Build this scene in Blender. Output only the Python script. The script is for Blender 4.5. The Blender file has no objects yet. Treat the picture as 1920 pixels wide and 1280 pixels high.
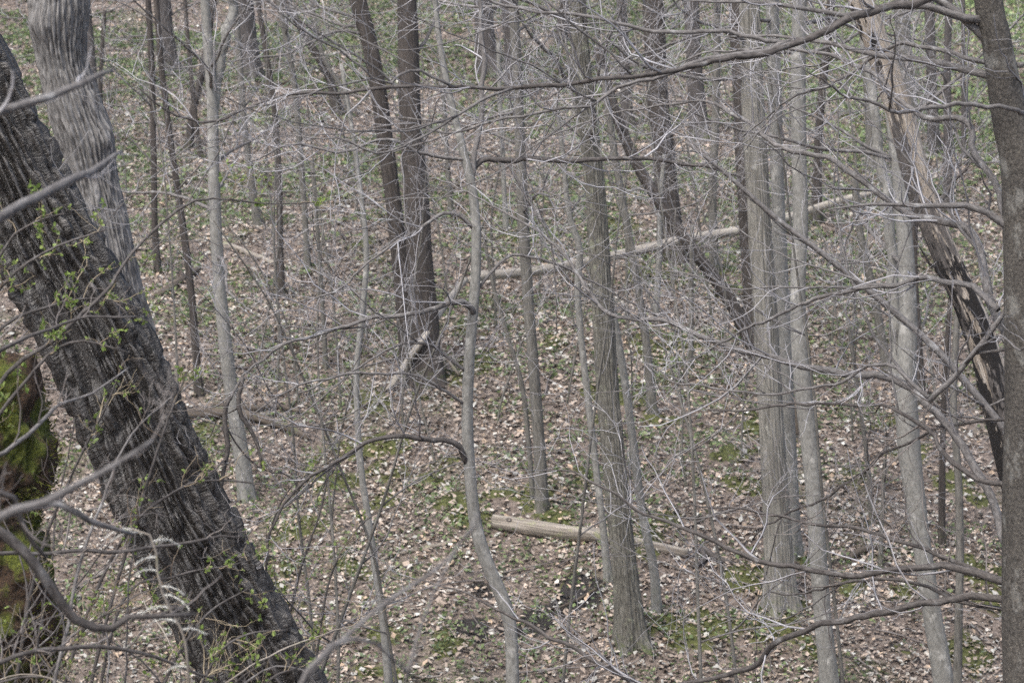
import bpy, math
import numpy as np

rng = np.random.default_rng(7)
R = math.radians
SC = bpy.context.scene
COL = SC.collection

# ------------------------------------------------------------------ camera
F = 4718.0                      # focal length in pixels of a 1920 wide frame
PITCH = R(-8.0)
cam_d = bpy.data.cameras.new('camera')
cam = bpy.data.objects.new('camera', cam_d)
COL.objects.link(cam)
cam.location = (0, 0, 0)
cam.rotation_euler = (R(90) + PITCH, 0, 0)
cam_d.sensor_width = 36.0
cam_d.lens = 36.0 * F / 1920.0
cam_d.clip_end = 1000
cam_d.dof.use_dof = True
cam_d.dof.focus_distance = 13.5
cam_d.dof.aperture_fstop = 6.5
SC.camera = cam

# ------------------------------------------------------------------ sky, sun, exposure (overcast)
SUN_EL, SUN_AZ = R(58), R(215)
w = bpy.data.worlds.new('World'); SC.world = w; w.use_nodes = True
nt = w.node_tree; nt.nodes.clear()
sky = nt.nodes.new('ShaderNodeTexSky'); sky.sky_type = 'NISHITA'; sky.sun_disc = False
sky.sun_elevation = SUN_EL; sky.sun_rotation = SUN_AZ
sky.dust_density = 4.0; sky.air_density = 1.0
hs = nt.nodes.new('ShaderNodeHueSaturation'); hs.inputs['Saturation'].default_value = 0.9
bg = nt.nodes.new('ShaderNodeBackground'); bg.inputs['Strength'].default_value = 0.125
wo = nt.nodes.new('ShaderNodeOutputWorld')
nt.links.new(sky.outputs[0], hs.inputs['Color']); nt.links.new(hs.outputs[0], bg.inputs[0]); nt.links.new(bg.outputs[0], wo.inputs[0])
sun_d = bpy.data.lights.new('sun', 'SUN'); sun_d.energy = 1.5; sun_d.angle = R(25); sun_d.color = (1, 0.985, 0.95)
sun = bpy.data.objects.new('sun', sun_d); COL.objects.link(sun)
# light travels from the sun position (azimuth clockwise from +Y) down to the scene
sun.rotation_euler = (R(90) - SUN_EL, 0, math.pi - SUN_AZ)
vs = SC.view_settings
vs.view_transform = 'Standard'; vs.look = 'None'; vs.gamma = 1.0; vs.use_curve_mapping = False
vs.exposure = 1.22
HAZE = 0.0003
SC.cycles.use_denoising = False
SC.cycles.max_bounces = 4; SC.cycles.diffuse_bounces = 3; SC.cycles.glossy_bounces = 2
SC.cycles.transmission_bounces = 2; SC.cycles.transparent_max_bounces = 4; SC.cycles.volume_bounces = 0
SC.cycles.caustics_reflective = False; SC.cycles.caustics_refractive = False

# ------------------------------------------------------------------ numeric helpers
def _hash(ix, iy, iz, seed):
    h = (ix.astype(np.uint32) * np.uint32(374761393) + iy.astype(np.uint32) * np.uint32(668265263)
         + iz.astype(np.uint32) * np.uint32(2147483647) + np.uint32((seed * 1274126177) & 0xffffffff))
    h = (h ^ (h >> np.uint32(13))) * np.uint32(1274126177)
    h = h ^ (h >> np.uint32(16))
    h = h * np.uint32(2246822519); h = h ^ (h >> np.uint32(15))
    return h.astype(np.float64) / 4294967295.0

def vn(x, y, z=None, seed=0):
    x = np.asarray(x, float); y = np.asarray(y, float)
    z = np.zeros_like(x) if z is None else np.asarray(z, float)
    fx, fy, fz = np.floor(x), np.floor(y), np.floor(z)
    ix, iy, iz = fx.astype(np.int64), fy.astype(np.int64), fz.astype(np.int64)
    tx, ty, tz = x - fx, y - fy, z - fz
    tx = tx*tx*(3-2*tx); ty = ty*ty*(3-2*ty); tz = tz*tz*(3-2*tz)
    r = 0
    for dx in (0, 1):
        for dy in (0, 1):
            for dz in (0, 1):
                wgt = (tx if dx else 1-tx) * (ty if dy else 1-ty) * (tz if dz else 1-tz)
                r = r + wgt * _hash((ix+dx) & 0xffffff, (iy+dy) & 0xffffff, (iz+dz) & 0xffffff, seed)
    return r

def sstep(a, b, x):
    t = np.clip((x - a) / (b - a), 0, 1); return t*t*(3-2*t)

# terrain profile: a slope falling from the viewer to a hollow and rising beyond it
_kn = np.array([(-30, 3.5), (-10, 0.2), (0, -1.7), (5, -3.0), (10, -4.7), (14, -6.0), (17, -6.65), (20, -6.62), (22, -6.2),
                (23.6, -5.70), (25.2, -5.30), (29, -4.45), (36, -3.2), (43, -2.0), (52, -0.24), (70, 5.0), (100, 14), (140, 25), (200, 36), (260, 40)])
_ty = np.arange(-30, 260, 0.25)
_tz = np.interp(_ty, _kn[:, 0], _kn[:, 1])
_k = np.exp(-0.5 * (np.arange(-12, 13) / 3.5) ** 2); _k /= _k.sum()
_tz = np.convolve(np.pad(_tz, 12, mode='edge'), _k, mode='valid')

def gz(x, y):
    x = np.asarray(x, float); y = np.asarray(y, float)
    z = np.interp(y, _ty, _tz)
    z = z + (vn(x*.16+50, y*.16+50, seed=3) - .5) * .55 + (vn(x*.7+50, y*.7+50, seed=4) - .5) * .16
    z = z + (vn(x*2.6+90, y*2.6+90, seed=5) - .5) * .05
    return z

_cp, _sp = math.cos(PITCH), math.sin(PITCH)
def ray(u, v):
    a = (u - 960.0) / F; b = -(v - 640.0) / F
    # camera axes in the world: right = X, forward = (0,cos,sin), up = (0,-sin,cos)
    d = np.array([a, _cp - b*_sp, _sp + b*_cp])
    return d / d[1]
def at(u, v, Y):
    return ray(u, v) * Y
def ground_hit(u, v):
    d = ray(u, v); ys = np.arange(18.5, 120, 0.05)
    z = gz(d[0]*ys, ys); k = np.argmax(d[2]*ys < z)
    if d[2]*ys[k] >= z[k]: k = len(ys) - 1
    return ys[k]
def norm(v): return v / (np.linalg.norm(v, axis=-1, keepdims=True) + 1e-12)

def catmull(P, n):
    """resample control rows (any columns) to n rows, evenly by chord length"""
    P = np.asarray(P, float)
    if len(P) == 2:
        t = np.linspace(0, 1, n)[:, None]; return P[0]*(1-t) + P[1]*t
    Q = np.vstack([2*P[0]-P[1], P, 2*P[-1]-P[-2]])
    d = np.concatenate([[0], np.cumsum(np.linalg.norm(np.diff(P[:, :3], axis=0), axis=1))])
    s = np.linspace(0, d[-1], n); i = np.clip(np.searchsorted(d, s, side='right')-1, 0, len(P)-2)
    t = ((s - d[i]) / (d[i+1]-d[i] + 1e-12))[:, None]
    p0, p1, p2, p3 = Q[i], Q[i+1], Q[i+2], Q[i+3]
    return 0.5*((2*p1) + (-p0+p2)*t + (2*p0-5*p1+4*p2-p3)*t*t + (-p0+3*p1-3*p2+p3)*t**3)

# ------------------------------------------------------------------ mesh helpers
def mk(name, V, F4=None, F3=None, mat=None, tc=None, colr=None, smooth=True, extra=None):
    me = bpy.data.meshes.new(name)
    V = np.asarray(V, np.float32); n4 = 0 if F4 is None else len(F4); n3 = 0 if F3 is None else len(F3)
    loops = []; 
    if n4: loops.append(np.asarray(F4, np.int32).ravel())
    if n3: loops.append(np.asarray(F3, np.int32).ravel())
    loops = np.concatenate(loops)
    starts = np.concatenate([np.arange(n4)*4, n4*4 + np.arange(n3)*3]).astype(np.int32)
    me.vertices.add(len(V)); me.vertices.foreach_set('co', V.ravel())
    me.loops.add(len(loops)); me.loops.foreach_set('vertex_index', loops)
    me.polygons.add(n4+n3); me.polygons.foreach_set('loop_start', starts)
    me.polygons.foreach_set('use_smooth', np.full(n4+n3, smooth, bool))
    if tc is not None:
        a = me.attributes.new('tc', 'FLOAT_VECTOR', 'POINT'); a.data.foreach_set('vector', np.asarray(tc, np.float32).ravel())
    if colr is not None:
        a = me.attributes.new('tint', 'FLOAT_COLOR', 'POINT')
        c = np.ones((len(V), 4), np.float32); c[:, :3] = colr; a.data.foreach_set('color', c.ravel())
    for k, arr in (extra or {}).items():
        a = me.attributes.new(k, 'FLOAT', 'POINT'); a.data.foreach_set('value', np.asarray(arr, np.float32))
    me.update(calc_edges=True)
    if mat: me.materials.append(M[mat])
    return me

def link(name, me, parent=None, label=None, cat=None, group=None, kind=None):
    o = bpy.data.objects.new(name, me); COL.objects.link(o)
    if parent is not None:
        o.parent = parent
        o.location = -np.array(parent.location)      # meshes are written in world coordinates
    tag(o, label, cat, group, kind); return o
def tag(o, label=None, cat=None, group=None, kind=None):
    for k, v in (('label', label), ('category', cat), ('group', group), ('kind', kind)):
        if v: o[k] = v
def empty(name, loc, **kw):
    o = bpy.data.objects.new(name, None); COL.objects.link(o); o.location = tuple(float(c) for c in loc)
    o.empty_display_size = .2; tag(o, **kw); return o

def tube(P, Rd, sides, disp=None, cap=True, ell=None):
    """one tube along P; disp(theta, s, r) -> radial offset. Returns V, quads, tris, tc"""
    P = np.asarray(P, float); K = len(P)
    T = norm(np.gradient(P, axis=0))
    ref = np.array([1., 0, 0]) if abs(T[0][0]) < .8 else np.array([0, 1., 0])
    N = np.zeros_like(P); n = ref - T[0]*np.dot(ref, T[0]); N[0] = n/np.linalg.norm(n)
    for i in range(1, K):
        n = N[i-1] - T[i]*np.dot(N[i-1], T[i]); N[i] = n/np.linalg.norm(n)
    B = np.cross(T, N)
    th = np.linspace(0, 2*np.pi, sides, endpoint=False)
    s = np.concatenate([[0], np.cumsum(np.linalg.norm(np.diff(P, axis=0), axis=1))])
    TH, S = np.meshgrid(th, s); RR = np.repeat(np.asarray(Rd, float)[:, None], sides, 1)
    r = RR + (disp(TH, S, RR) if disp is not None else 0)
    V = P[:, None] + r[..., None]*(np.cos(TH)[..., None]*N[:, None] + np.sin(TH)[..., None]*B[:, None])
    tc = np.stack([np.cos(TH)*RR, np.sin(TH)*RR, S], -1)
    i, j = np.meshgrid(np.arange(K-1), np.arange(sides), indexing='ij'); j2 = (j+1) % sides
    Q = np.stack([i*sides+j, i*sides+j2, (i+1)*sides+j2, (i+1)*sides+j], -1).reshape(-1, 4)
    V = V.reshape(-1, 3); tc = tc.reshape(-1, 3); tri = np.zeros((0, 3), int)
    if cap:
        n0 = len(V); V = np.vstack([V, P[0], P[-1]]); tc = np.vstack([tc, [0, 0, 0], [0, 0, s[-1]]])
        a = np.arange(sides); b = (a+1) % sides; o = (K-1)*sides
        tri = np.vstack([np.stack([b, a, np.full(sides, n0)], 1), np.stack([o+a, o+b, np.full(sides, n0+1)], 1)])
    return V, Q, tri, tc

def tubes_batch(P, Rd, sides=3):
    """N tubes of K points each, at once"""
    N_, K = P.shape[:2]
    T = norm(np.gradient(P, axis=1))
    ref = norm(rng.normal(size=(N_, 1, 3)))
    A = norm(np.cross(T, ref)); B = np.cross(T, A)
    th = np.linspace(0, 2*np.pi, sides, endpoint=False)
    V = P[:, :, None] + Rd[:, :, None, None]*(np.cos(th)[None, None, :, None]*A[:, :, None] + np.sin(th)[None, None, :, None]*B[:, :, None])
    i, j = np.meshgrid(np.arange(K-1), np.arange(sides), indexing='ij'); j2 = (j+1) % sides
    q = np.stack([i*sides+j, i*sides+j2, (i+1)*sides+j2, (i+1)*sides+j], -1).reshape(-1, 4)
    Q = (q[None] + (np.arange(N_)*K*sides)[:, None, None]).reshape(-1, 4)
    return V.reshape(-1, 3), Q

def merge(lst):
    V, Q, T, C = [], [], [], []; o = 0
    for v, q, t, c in lst:
        V.append(v); Q.append(q+o); T.append(t+o); C.append(c); o += len(v)
    return np.vstack(V), np.vstack(Q), np.vstack(T), np.vstack(C)

def grow(PP, PR, n, L0, ang=(30, 65), up=.10, wob=.30, K=6, rcap=.006, rmin=.0010, t0=.12):
    """n twigs on a batch of parent axes PP (N,K,3)"""
    N_, Kp = PP.shape[:2]
    idx = rng.integers(0, N_, n); t = rng.uniform(t0, 1.0, n)
    f = t*(Kp-1); i = np.minimum(f.astype(int), Kp-2); fr = (f-i)[:, None]
    p0, p1 = PP[idx, i], PP[idx, i+1]
    pos = p0*(1-fr) + p1*fr; tan = norm(p1-p0)
    rp = PR[idx, i]*(1-fr[:, 0]) + PR[idx, i+1]*fr[:, 0]
    perp = norm(np.cross(tan, rng.normal(size=(n, 3))))
    a = np.radians(rng.uniform(ang[0], ang[1], n))[:, None]
    d = np.cos(a)*tan + np.sin(a)*perp
    L = L0*rng.uniform(.35, 1.15, n)*(1.15-.65*t)
    P = np.zeros((n, K, 3)); P[:, 0] = pos
    for k in range(1, K):
        d = norm(d + rng.normal(size=(n, 3))*wob + np.array([0, 0, up]))
        P[:, k] = P[:, k-1] + d*(L/(K-1))[:, None]
    r0 = np.clip(rp*.62, rmin, rcap)*rng.uniform(.7, 1.1, n)
    Rr = r0[:, None]*np.linspace(1, .38, K)[None]
    return P, np.maximum(Rr, rmin*.75)

def twigs_on(axis, rad, parent, d1=6, L1=.9, n2=4, L2=.42, n3=1.5, L3=.18, mat='twig', rcap=.007, rmin=.0017, up=.1, name='twig_spray', t0=.12):
    L = np.linalg.norm(np.diff(axis, axis=0), axis=1).sum()
    n1 = max(2, int(L*d1))
    P1, R1 = grow(axis[None], rad[None], n1, L1, up=up, rcap=rcap, rmin=rmin, K=8, t0=t0, wob=.20)
    P2, R2 = grow(P1, R1, int(n1*n2), L2, up=up, rcap=rcap*.6, rmin=rmin*.9, K=5, wob=.24)
    P3, R3 = grow(P2, R2, int(n1*n2*n3), L3, up=up, rcap=rcap*.45, rmin=rmin*.8, K=3)
    a = tubes_batch(P1, R1, 3); b = tubes_batch(P2, R2, 3); c = tubes_batch(P3, R3, 3)
    V = np.vstack([a[0], b[0], c[0]])
    Q = np.vstack([a[1], b[1]+len(a[0]), c[1]+len(a[0])+len(b[0])])
    return link(name, mk(name, V, Q, mat=mat), parent, kind='stuff')

# ------------------------------------------------------------------ materials
M = {}
class NB:
    def __init__(s, name):
        s.m = bpy.data.materials.new(name); s.m.use_nodes = True; s.t = s.m.node_tree; s.t.nodes.clear()
        s.out = s.t.nodes.new('ShaderNodeOutputMaterial'); s.bs = s.t.nodes.new('ShaderNodeBsdfPrincipled')
        s.t.links.new(s.bs.outputs[0], s.out.inputs[0]); M[name] = s.m
    def n(s, typ, **kw):
        x = s.t.nodes.new(typ)
        for k, v in kw.items(): setattr(x, k, v)
        return x
    def l(s, a, b): s.t.links.new(a, b)
    def attr(s, name): x = s.n('ShaderNodeAttribute'); x.attribute_name = name; return x
    def noise(s, vec, scale, detail=4, rough=.55, sc=None, loc=None):
        x = s.n('ShaderNodeTexNoise'); x.inputs['Scale'].default_value = scale; x.inputs['Detail'].default_value = detail
        x.inputs['Roughness'].default_value = rough
        if sc or loc:
            mp = s.n('ShaderNodeMapping')
            if sc: mp.inputs['Scale'].default_value = sc
            if loc: mp.inputs['Location'].default_value = loc
            s.l(vec, mp.inputs[0]); vec = mp.outputs[0]
        s.l(vec, x.inputs['Vector']); return x.outputs['Fac']
    def ramp(s, fac, stops):
        x = s.n('ShaderNodeValToRGB'); e = x.color_ramp.elements
        while len(e) < len(stops): e.new(.5)
        for k, (p, c) in enumerate(stops):
            e[k].position = p; e[k].color = (*c, 1) if len(c) == 3 else c
        s.l(fac, x.inputs[0]); return x.outputs[0]
    def step(s, fac, a, b):
        x = s.n('ShaderNodeMapRange'); x.interpolation_type = 'SMOOTHSTEP'
        x.inputs['From Min'].default_value = a; x.inputs['From Max'].default_value = b
        s.l(fac, x.inputs['Value']); return x.outputs[0]
    def mix(s, fac, a, b, mode='MIX'):
        x = s.n('ShaderNodeMix', data_type='RGBA', blend_type=mode)
        for sock, v in ((x.inputs[0], fac), (x.inputs[6], a), (x.inputs[7], b)):
            if isinstance(v, (int, float)): sock.default_value = v
            elif isinstance(v, tuple): sock.default_value = (*v, 1)
            else: s.l(v, sock)
        return x.outputs[2]
    def math(s, op, a, b=None):
        x = s.n('ShaderNodeMath', operation=op)
        for sock, v in ((x.inputs[0], a), (x.inputs[1], b)):
            if v is None: continue
            if isinstance(v, (int, float)): sock.default_value = v
            else: s.l(v, sock)
        return x.outputs[0]
    def finish(s, col, rough=.85, bump=None, dist=.01, strength=1.0, spec=.3):
        if isinstance(col, tuple): s.bs.inputs['Base Color'].default_value = (*col, 1)
        else: s.l(col, s.bs.inputs['Base Color'])
        if isinstance(rough, (int, float)): s.bs.inputs['Roughness'].default_value = rough
        else: s.l(rough, s.bs.inputs['Roughness'])
        s.bs.inputs['Specular IOR Level'].default_value = spec
        if bump is not None:
            b = s.n('ShaderNodeBump'); b.inputs['Distance'].default_value = dist; b.inputs['Strength'].default_value = strength
            s.l(bump, b.inputs['Height']); s.l(b.outputs[0], s.bs.inputs['Normal'])
        return s.m

MOSS = (.075, .105, .018)
def bark(name, c1, c2, fine=60, stretch=.15, dist=.012, lich=None, lich_t=(.58, .68), moss=.25, rough=.85, spec=.25, spots=None):
    b = NB(name); tc = b.attr('tc').outputs['Vector']
    oi = b.n('ShaderNodeObjectInfo')
    f = b.noise(tc, fine, 6, .68, sc=(1, 1, stretch))
    col = b.ramp(f, [(.34, c1), (.66, c2)])
    big = b.noise(tc, 2.2, 3, .6, sc=(1, 1, .45))
    col = b.mix(.55, col, b.ramp(big, [(.3, (.50, .50, .49)), (.7, (1.0, 1.0, .99))]), 'MULTIPLY')
    if lich:
        l2 = b.step(b.noise(tc, 9, 5, .65, sc=(1, 1, .6), loc=(3, 7, 1)), *lich_t)
        col = b.mix(b.math('MULTIPLY', l2, .75), col, lich)
    if spots:
        sp = b.noise(tc, 105, 3, .6, sc=(1, 1, 1.5))
        col = b.mix(b.math('MULTIPLY', b.step(sp, .57, .66), .75), col, spots)
        col = b.mix(.5, col, b.ramp(b.noise(tc, 7, 4, .65), [(.3, (.5, .5, .5)), (.7, (1.25, 1.25, 1.2))]), 'MULTIPLY')
    if moss:
        sx = b.n('ShaderNodeSeparateXYZ'); b.l(tc, sx.inputs[0])
        h = b.step(sx.outputs[2], .45*moss*4, .02)
        mm = b.math('MULTIPLY', b.math('MULTIPLY', h, b.step(b.noise(tc, 14, 4, .6), .48, .66)), .7)
        col = b.mix(mm, col, MOSS)
    return b.finish(col, rough, f, dist, 1.0, spec)

bark('bark_furrowed_dark', (.009, .008, .007), (.060, .053, .048), fine=75, stretch=.5, dist=.014, rough=.30, spec=.65, moss=0)
bark('bark_furrowed_grey', (.075, .07, .067), (.32, .31, .302), fine=70, stretch=.14, dist=.006, rough=.8, moss=0)
bark('bark_pale', (.155, .150, .136), (.30, .294, .274), fine=45, stretch=.5, dist=.003, lich=(.40, .39, .36))
bark('bark_striped', (.105, .10, .087), (.31, .297, .268), fine=50, stretch=.07, dist=.010, lich=(.42, .41, .37), lich_t=(.6, .7))
bark('bark_rough', (.066, .062, .052), (.235, .225, .196), fine=58, stretch=.22, dist=.016, lich=(.25, .26, .19))
bark('bark_mid', (.085, .080, .070), (.21, .20, .18), fine=50, stretch=.2, dist=.010)
bark('bark_brown', (.032, .027, .024), (.105, .091, .082), fine=48, stretch=.09, dist=.014)
bark('bark_far', (.052, .046, .045), (.13, .118, .113), fine=40, stretch=.1, dist=.012)
bark('bark_speckled', (.040, .036, .032), (.125, .114, .102), fine=75, stretch=.7, dist=.009, moss=0, rough=.7, spots=(.17, .153, .125), lich=(.21, .205, .19), lich_t=(.56, .66))
bark('bark_branch', (.085, .077, .073), (.235, .222, .215), fine=70, stretch=.45, dist=.004, lich=(.36, .36, .355), lich_t=(.55, .66), moss=0)
bark('bark_branch_dark', (.045, .039, .036), (.14, .127, .119), fine=80, stretch=.35, dist=.004, moss=0, lich=(.25, .245, .24), lich_t=(.56, .68))
bark('log_wood', (.13, .11, .09), (.40, .36, .31), fine=34, stretch=.07, dist=.012, lich=(.24, .25, .14), lich_t=(.55, .68), moss=0)
bark('log_pale', (.20, .178, .15), (.48, .44, .385), fine=34, stretch=.07, dist=.010, lich=(.33, .32, .24), lich_t=(.58, .7), moss=0)
bark('log_dark', (.05, .04, .033), (.15, .125, .10), fine=40, stretch=.08, dist=.01, moss=0, lich=(.10, .11, .05))
def simple_twig(name, c1, c2):
    b = NB(name); tcn = b.n('ShaderNodeTexCoord')
    b.finish(b.ramp(b.noise(tcn.outputs['Object'], 3.0, 3), [(.35, c1), (.65, c2)]), .6, spec=.4)
simple_twig('twig', (.16, .152, .154), (.42, .41, .422))
simple_twig('twig_brown', (.10, .085, .077), (.21, .187, .172))
simple_twig('twig_dark', (.04, .034, .03), (.12, .10, .09))
simple_twig('cane', (.12, .085, .06), (.40, .33, .22))
simple_twig('plume', (.48, .47, .42), (.66, .66, .62))

b = NB('dead_wood'); tc = b.attr('tc').outputs['Vector']          # stripped, partly charred trunk
g = b.noise(tc, 46, 7, .7, sc=(1, 1, .06))
wood = b.ramp(g, [(.3, (.13, .105, .08)), (.5, (.31, .265, .215)), (.72, (.52, .48, .43))])
grey = b.ramp(g, [(.3, (.035, .031, .028)), (.7, (.15, .135, .125))])
n1 = b.noise(tc, 7.0, 5, .65, sc=(1, 1, .16), loc=(2, 1, 0))
n2 = b.noise(tc, 7.5, 5, .7, sc=(1, 1, .24), loc=(9, 4, 2))
sx = b.n('ShaderNodeSeparateXYZ'); b.l(tc, sx.inputs[0])
low = b.n('ShaderNodeMapRange'); low.inputs['From Min'].default_value = 5.8; low.inputs['From Max'].default_value = 4.3
low.inputs['To Min'].default_value = 0; low.inputs['To Max'].default_value = .13; b.l(sx.outputs[2], low.inputs['Value'])   # fire scar: charred towards the foot
hi = b.n('ShaderNodeMapRange'); hi.inputs['From Min'].default_value = 4.6; hi.inputs['From Max'].default_value = 6.4
hi.inputs['To Min'].default_value = 0; hi.inputs['To Max'].default_value = .05; b.l(sx.outputs[2], hi.inputs['Value'])                # bark fell away first higher up
col = b.mix(b.step(b.math('SUBTRACT', n1, hi.outputs[0]), .505, .53), wood, grey)
col = b.mix(b.step(b.math('ADD', n2, low.outputs[0]), .59, .62), col, (.016, .014, .013))
b.finish(col, .8, g, .02)

b = NB('moss_mat'); tcn = b.n('ShaderNodeTexCoord'); oc = tcn.outputs['Object']
m1 = b.noise(oc, 55, 6, .7); m2 = b.noise(oc, 3.2, 5, .65)
gr = b.ramp(m1, [(.3, (.025, .032, .007)), (.55, (.09, .105, .016)), (.75, (.20, .21, .035))])
br = b.ramp(m1, [(.3, (.012, .010, .008)), (.7, (.10, .06, .035))])
b.finish(b.mix(b.step(m2, .42, .52), gr, br), .95, m1, .03)

b = NB('soil'); geo = b.n('ShaderNodeNewGeometry'); pos = geo.outputs['Position']
s1 = b.noise(pos, 24, 7, .75); s2 = b.noise(pos, .8, 4, .6); s3 = b.noise(pos, 28, 4, .65)
c = b.ramp(s1, [(.28, (.05, .04, .033)), (.48, (.15, .12, .10)), (.62, (.26, .215, .185)), (.78, (.40, .36, .32))])
gm = b.math('MULTIPLY', b.step(s2, .54, .66), b.step(s3, .45, .58))
c = b.mix(gm, c, (.085, .105, .045))
mossa = b.attr('moss').outputs['Fac']
mc = b.ramp(s1, [(.3, (.028, .030, .012)), (.5, (.08, .088, .028)), (.7, (.14, .148, .05))])
c = b.mix(b.step(b.math('ADD', mossa, b.math('MULTIPLY', b.math('SUBTRACT', s1, .5), .9)), .42, .58), c, mc)
weta = b.attr('wet').outputs['Fac']
wm = b.step(b.math('ADD', weta, b.math('MULTIPLY', b.math('SUBTRACT', s1, .5), .7)), .45, .55)
c = b.mix(wm, c, (.032, .028, .026))
ro = b.n('ShaderNodeMapRange'); ro.inputs['To Min'].default_value = .9; ro.inputs['To Max'].default_value = .35; b.l(wm, ro.inputs['Value'])
b.finish(c, ro.outputs[0], s1, .04, .8)

b = NB('dead_leaf'); a = b.attr('tint').outputs['Color']
b.finish(a, .7, spec=.25)
b = NB('green_leaf'); a = b.attr('tint').outputs['Color']
b.l(a, b.bs.inputs['Base Color']); b.bs.inputs['Roughness'].default_value = .5
tr = b.n('ShaderNodeBsdfTranslucent'); b.l(a, tr.inputs[0]); ms = b.n('ShaderNodeMixShader'); ms.inputs[0].default_value = .4
b.l(b.bs.outputs[0], ms.inputs[1]); b.l(tr.outputs[0], ms.inputs[2]); b.l(ms.outputs[0], b.out.inputs[0])

# ------------------------------------------------------------------ ground
MOSS_SPOTS = [(615, 900, .42), (640, 860, .35), (550, 1005, .35), (1420, 1105, .35), (1340, 1185, .32), (1290, 1200, .22), (1245, 520, .7), (1270, 690, .5),
              (830, 705, .5), (1225, 790, .3), (1040, 975, .22), (930, 930, .25), (1465, 1150, .4), (1840, 1075, .4), (1820, 1240, .35), (1340, 515, .4),
              (840, 950, .25), (700, 850, .3), (1600, 900, .3), (500, 1110, .3), (1700, 790, .3), (980, 450, .5), (1160, 430, .5), (650, 1080, .3),
              (1130, 800, .25), (1380, 860, .3), (1010, 480, .4), (360, 600, .5), (870, 620, .4), (1225, 1190, .3)]
WET_SPOTS = [(1000, 1165, .30), (1040, 1140, .28), (1080, 1120, .28), (1120, 1100, .2), (960, 1175, .25), (905, 1110, .18), (890, 1180, .2)]
_r2 = np.random.default_rng(99)
MOSS_SPOTS += [(float(_r2.uniform(300, 1880)), float(_r2.uniform(420, 1270)), float(_r2.uniform(.14, .34))) for _ in range(60)]
def spots_mask(x, y, spots):
    m = np.zeros_like(x)
    nz = 1.1*(vn(x*3.1+60, y*3.1+60, seed=61)-.5) + .7*(vn(x*9+60, y*9+60, seed=62)-.5)
    for u, v, r in spots:
        Y = ground_hit(u, v); p = at(u, v, Y)
        r = r*.72; k = np.where((np.abs(x-p[0]) < 2.2*r) & (np.abs(y-Y) < 2.8*r))[0]
        rr = np.hypot(x[k]-p[0], (y[k]-Y)*.8)
        m[k] = np.maximum(m[k], np.clip(1.05 - rr/r*.62 + nz[k], 0, 1)*(rr < r*2.2))
    return m
def axis_grid(lo, hi, a, b, fine, grow_=1.12):
    g = list(np.arange(a, b, fine)); s = fine
    while g[-1] < hi: s *= grow_; g.append(g[-1]+s)
    s = fine; h = [a]
    while h[-1] > lo: s *= grow_; h.append(h[-1]-s)
    return np.array(h[1:][::-1] + g)
gx = axis_grid(-220, 220, -9, 9, .11); gy = axis_grid(-28, 255, 17, 45, .11)
GX, GY = np.meshgrid(gx, gy); GZ = gz(GX, GY)
msk = spots_mask(GX.ravel(), GY.ravel(), MOSS_SPOTS); wet = spots_mask(GX.ravel(), GY.ravel(), WET_SPOTS)
GZ = GZ + .07*msk.reshape(GZ.shape) - .06*wet.reshape(GZ.shape)
nx, ny = len(gx), len(gy)
i, j = np.meshgrid(np.arange(ny-1), np.arange(nx-1), indexing='ij')
Q = np.stack([i*nx+j, i*nx+j+1, (i+1)*nx+j+1, (i+1)*nx+j], -1).reshape(-1, 4)
link('ground', mk('ground', np.stack([GX, GY, GZ], -1).reshape(-1, 3), Q, mat='soil', extra={'moss': msk, 'wet': wet}), kind='structure',
     label='leaf-strewn woodland slope with patches of moss')

def scatter_xy(n, y0, y1, dens):
    ys = np.linspace(y0, y1, 400); pdf = (ys*.2035*1.15+1.6)*dens(ys); cdf = np.cumsum(pdf); cdf /= cdf[-1]
    y = np.interp(rng.uniform(0, 1, n), cdf, ys); x = rng.uniform(-1, 1, n)*(y*.2035*1.15+1.6); return x, y

LEAF = np.array([[0, 0, 0], [.42, -.30, 0], [.48, 0, 0], [.42, .30, 0], [1, 0, 0]], float)
LEAF_T = np.array([[0, 1, 2], [0, 2, 3], [1, 4, 2], [2, 4, 3]])
def leaves(x, y, z, size, tilt, fold, colr, simple=False):
    n = len(x); L = np.repeat(LEAF[None], n, 0)
    L[:, :, 0] -= .5
    L[:, [1, 3], 2] += fold[:, None]; L[:, [0, 4], 2] += (fold*rng.uniform(-.8, 1.2, n))[:, None]
    L[:, [1, 3], 1] *= rng.uniform(.75, 1.35, n)[:, None]
    L *= size[:, None, None]
    rz = rng.uniform(0, 2*np.pi, n); rx = rng.normal(0, 1, n)*tilt; ry = rng.normal(0, 1, n)*tilt
    def rot(L, a, i, j):
        c, s = np.cos(a)[:, None], np.sin(a)[:, None]
        p, q = L[:, :, i].copy(), L[:, :, j].copy(); L[:, :, i] = c*p - s*q; L[:, :, j] = s*p + c*q
    rot(L, rx, 1, 2); rot(L, ry, 0, 2); rot(L, rz, 0, 1)
    L += np.stack([x, y, z], -1)[:, None]
    if simple:                                            # far or tiny leaves: two faces folded at the midrib
        L = L[:, [0, 1, 4, 3]]
        T = (np.array([[0, 1, 2], [0, 2, 3]])[None] + (np.arange(n)*4)[:, None, None]).reshape(-1, 3)
        return L.reshape(-1, 3), T, np.repeat(colr, 4, 0)
    T = (LEAF_T[None] + (np.arange(n)*5)[:, None, None]).reshape(-1, 3)
    return L.reshape(-1, 3), T, np.repeat(colr, 5, 0)

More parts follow.
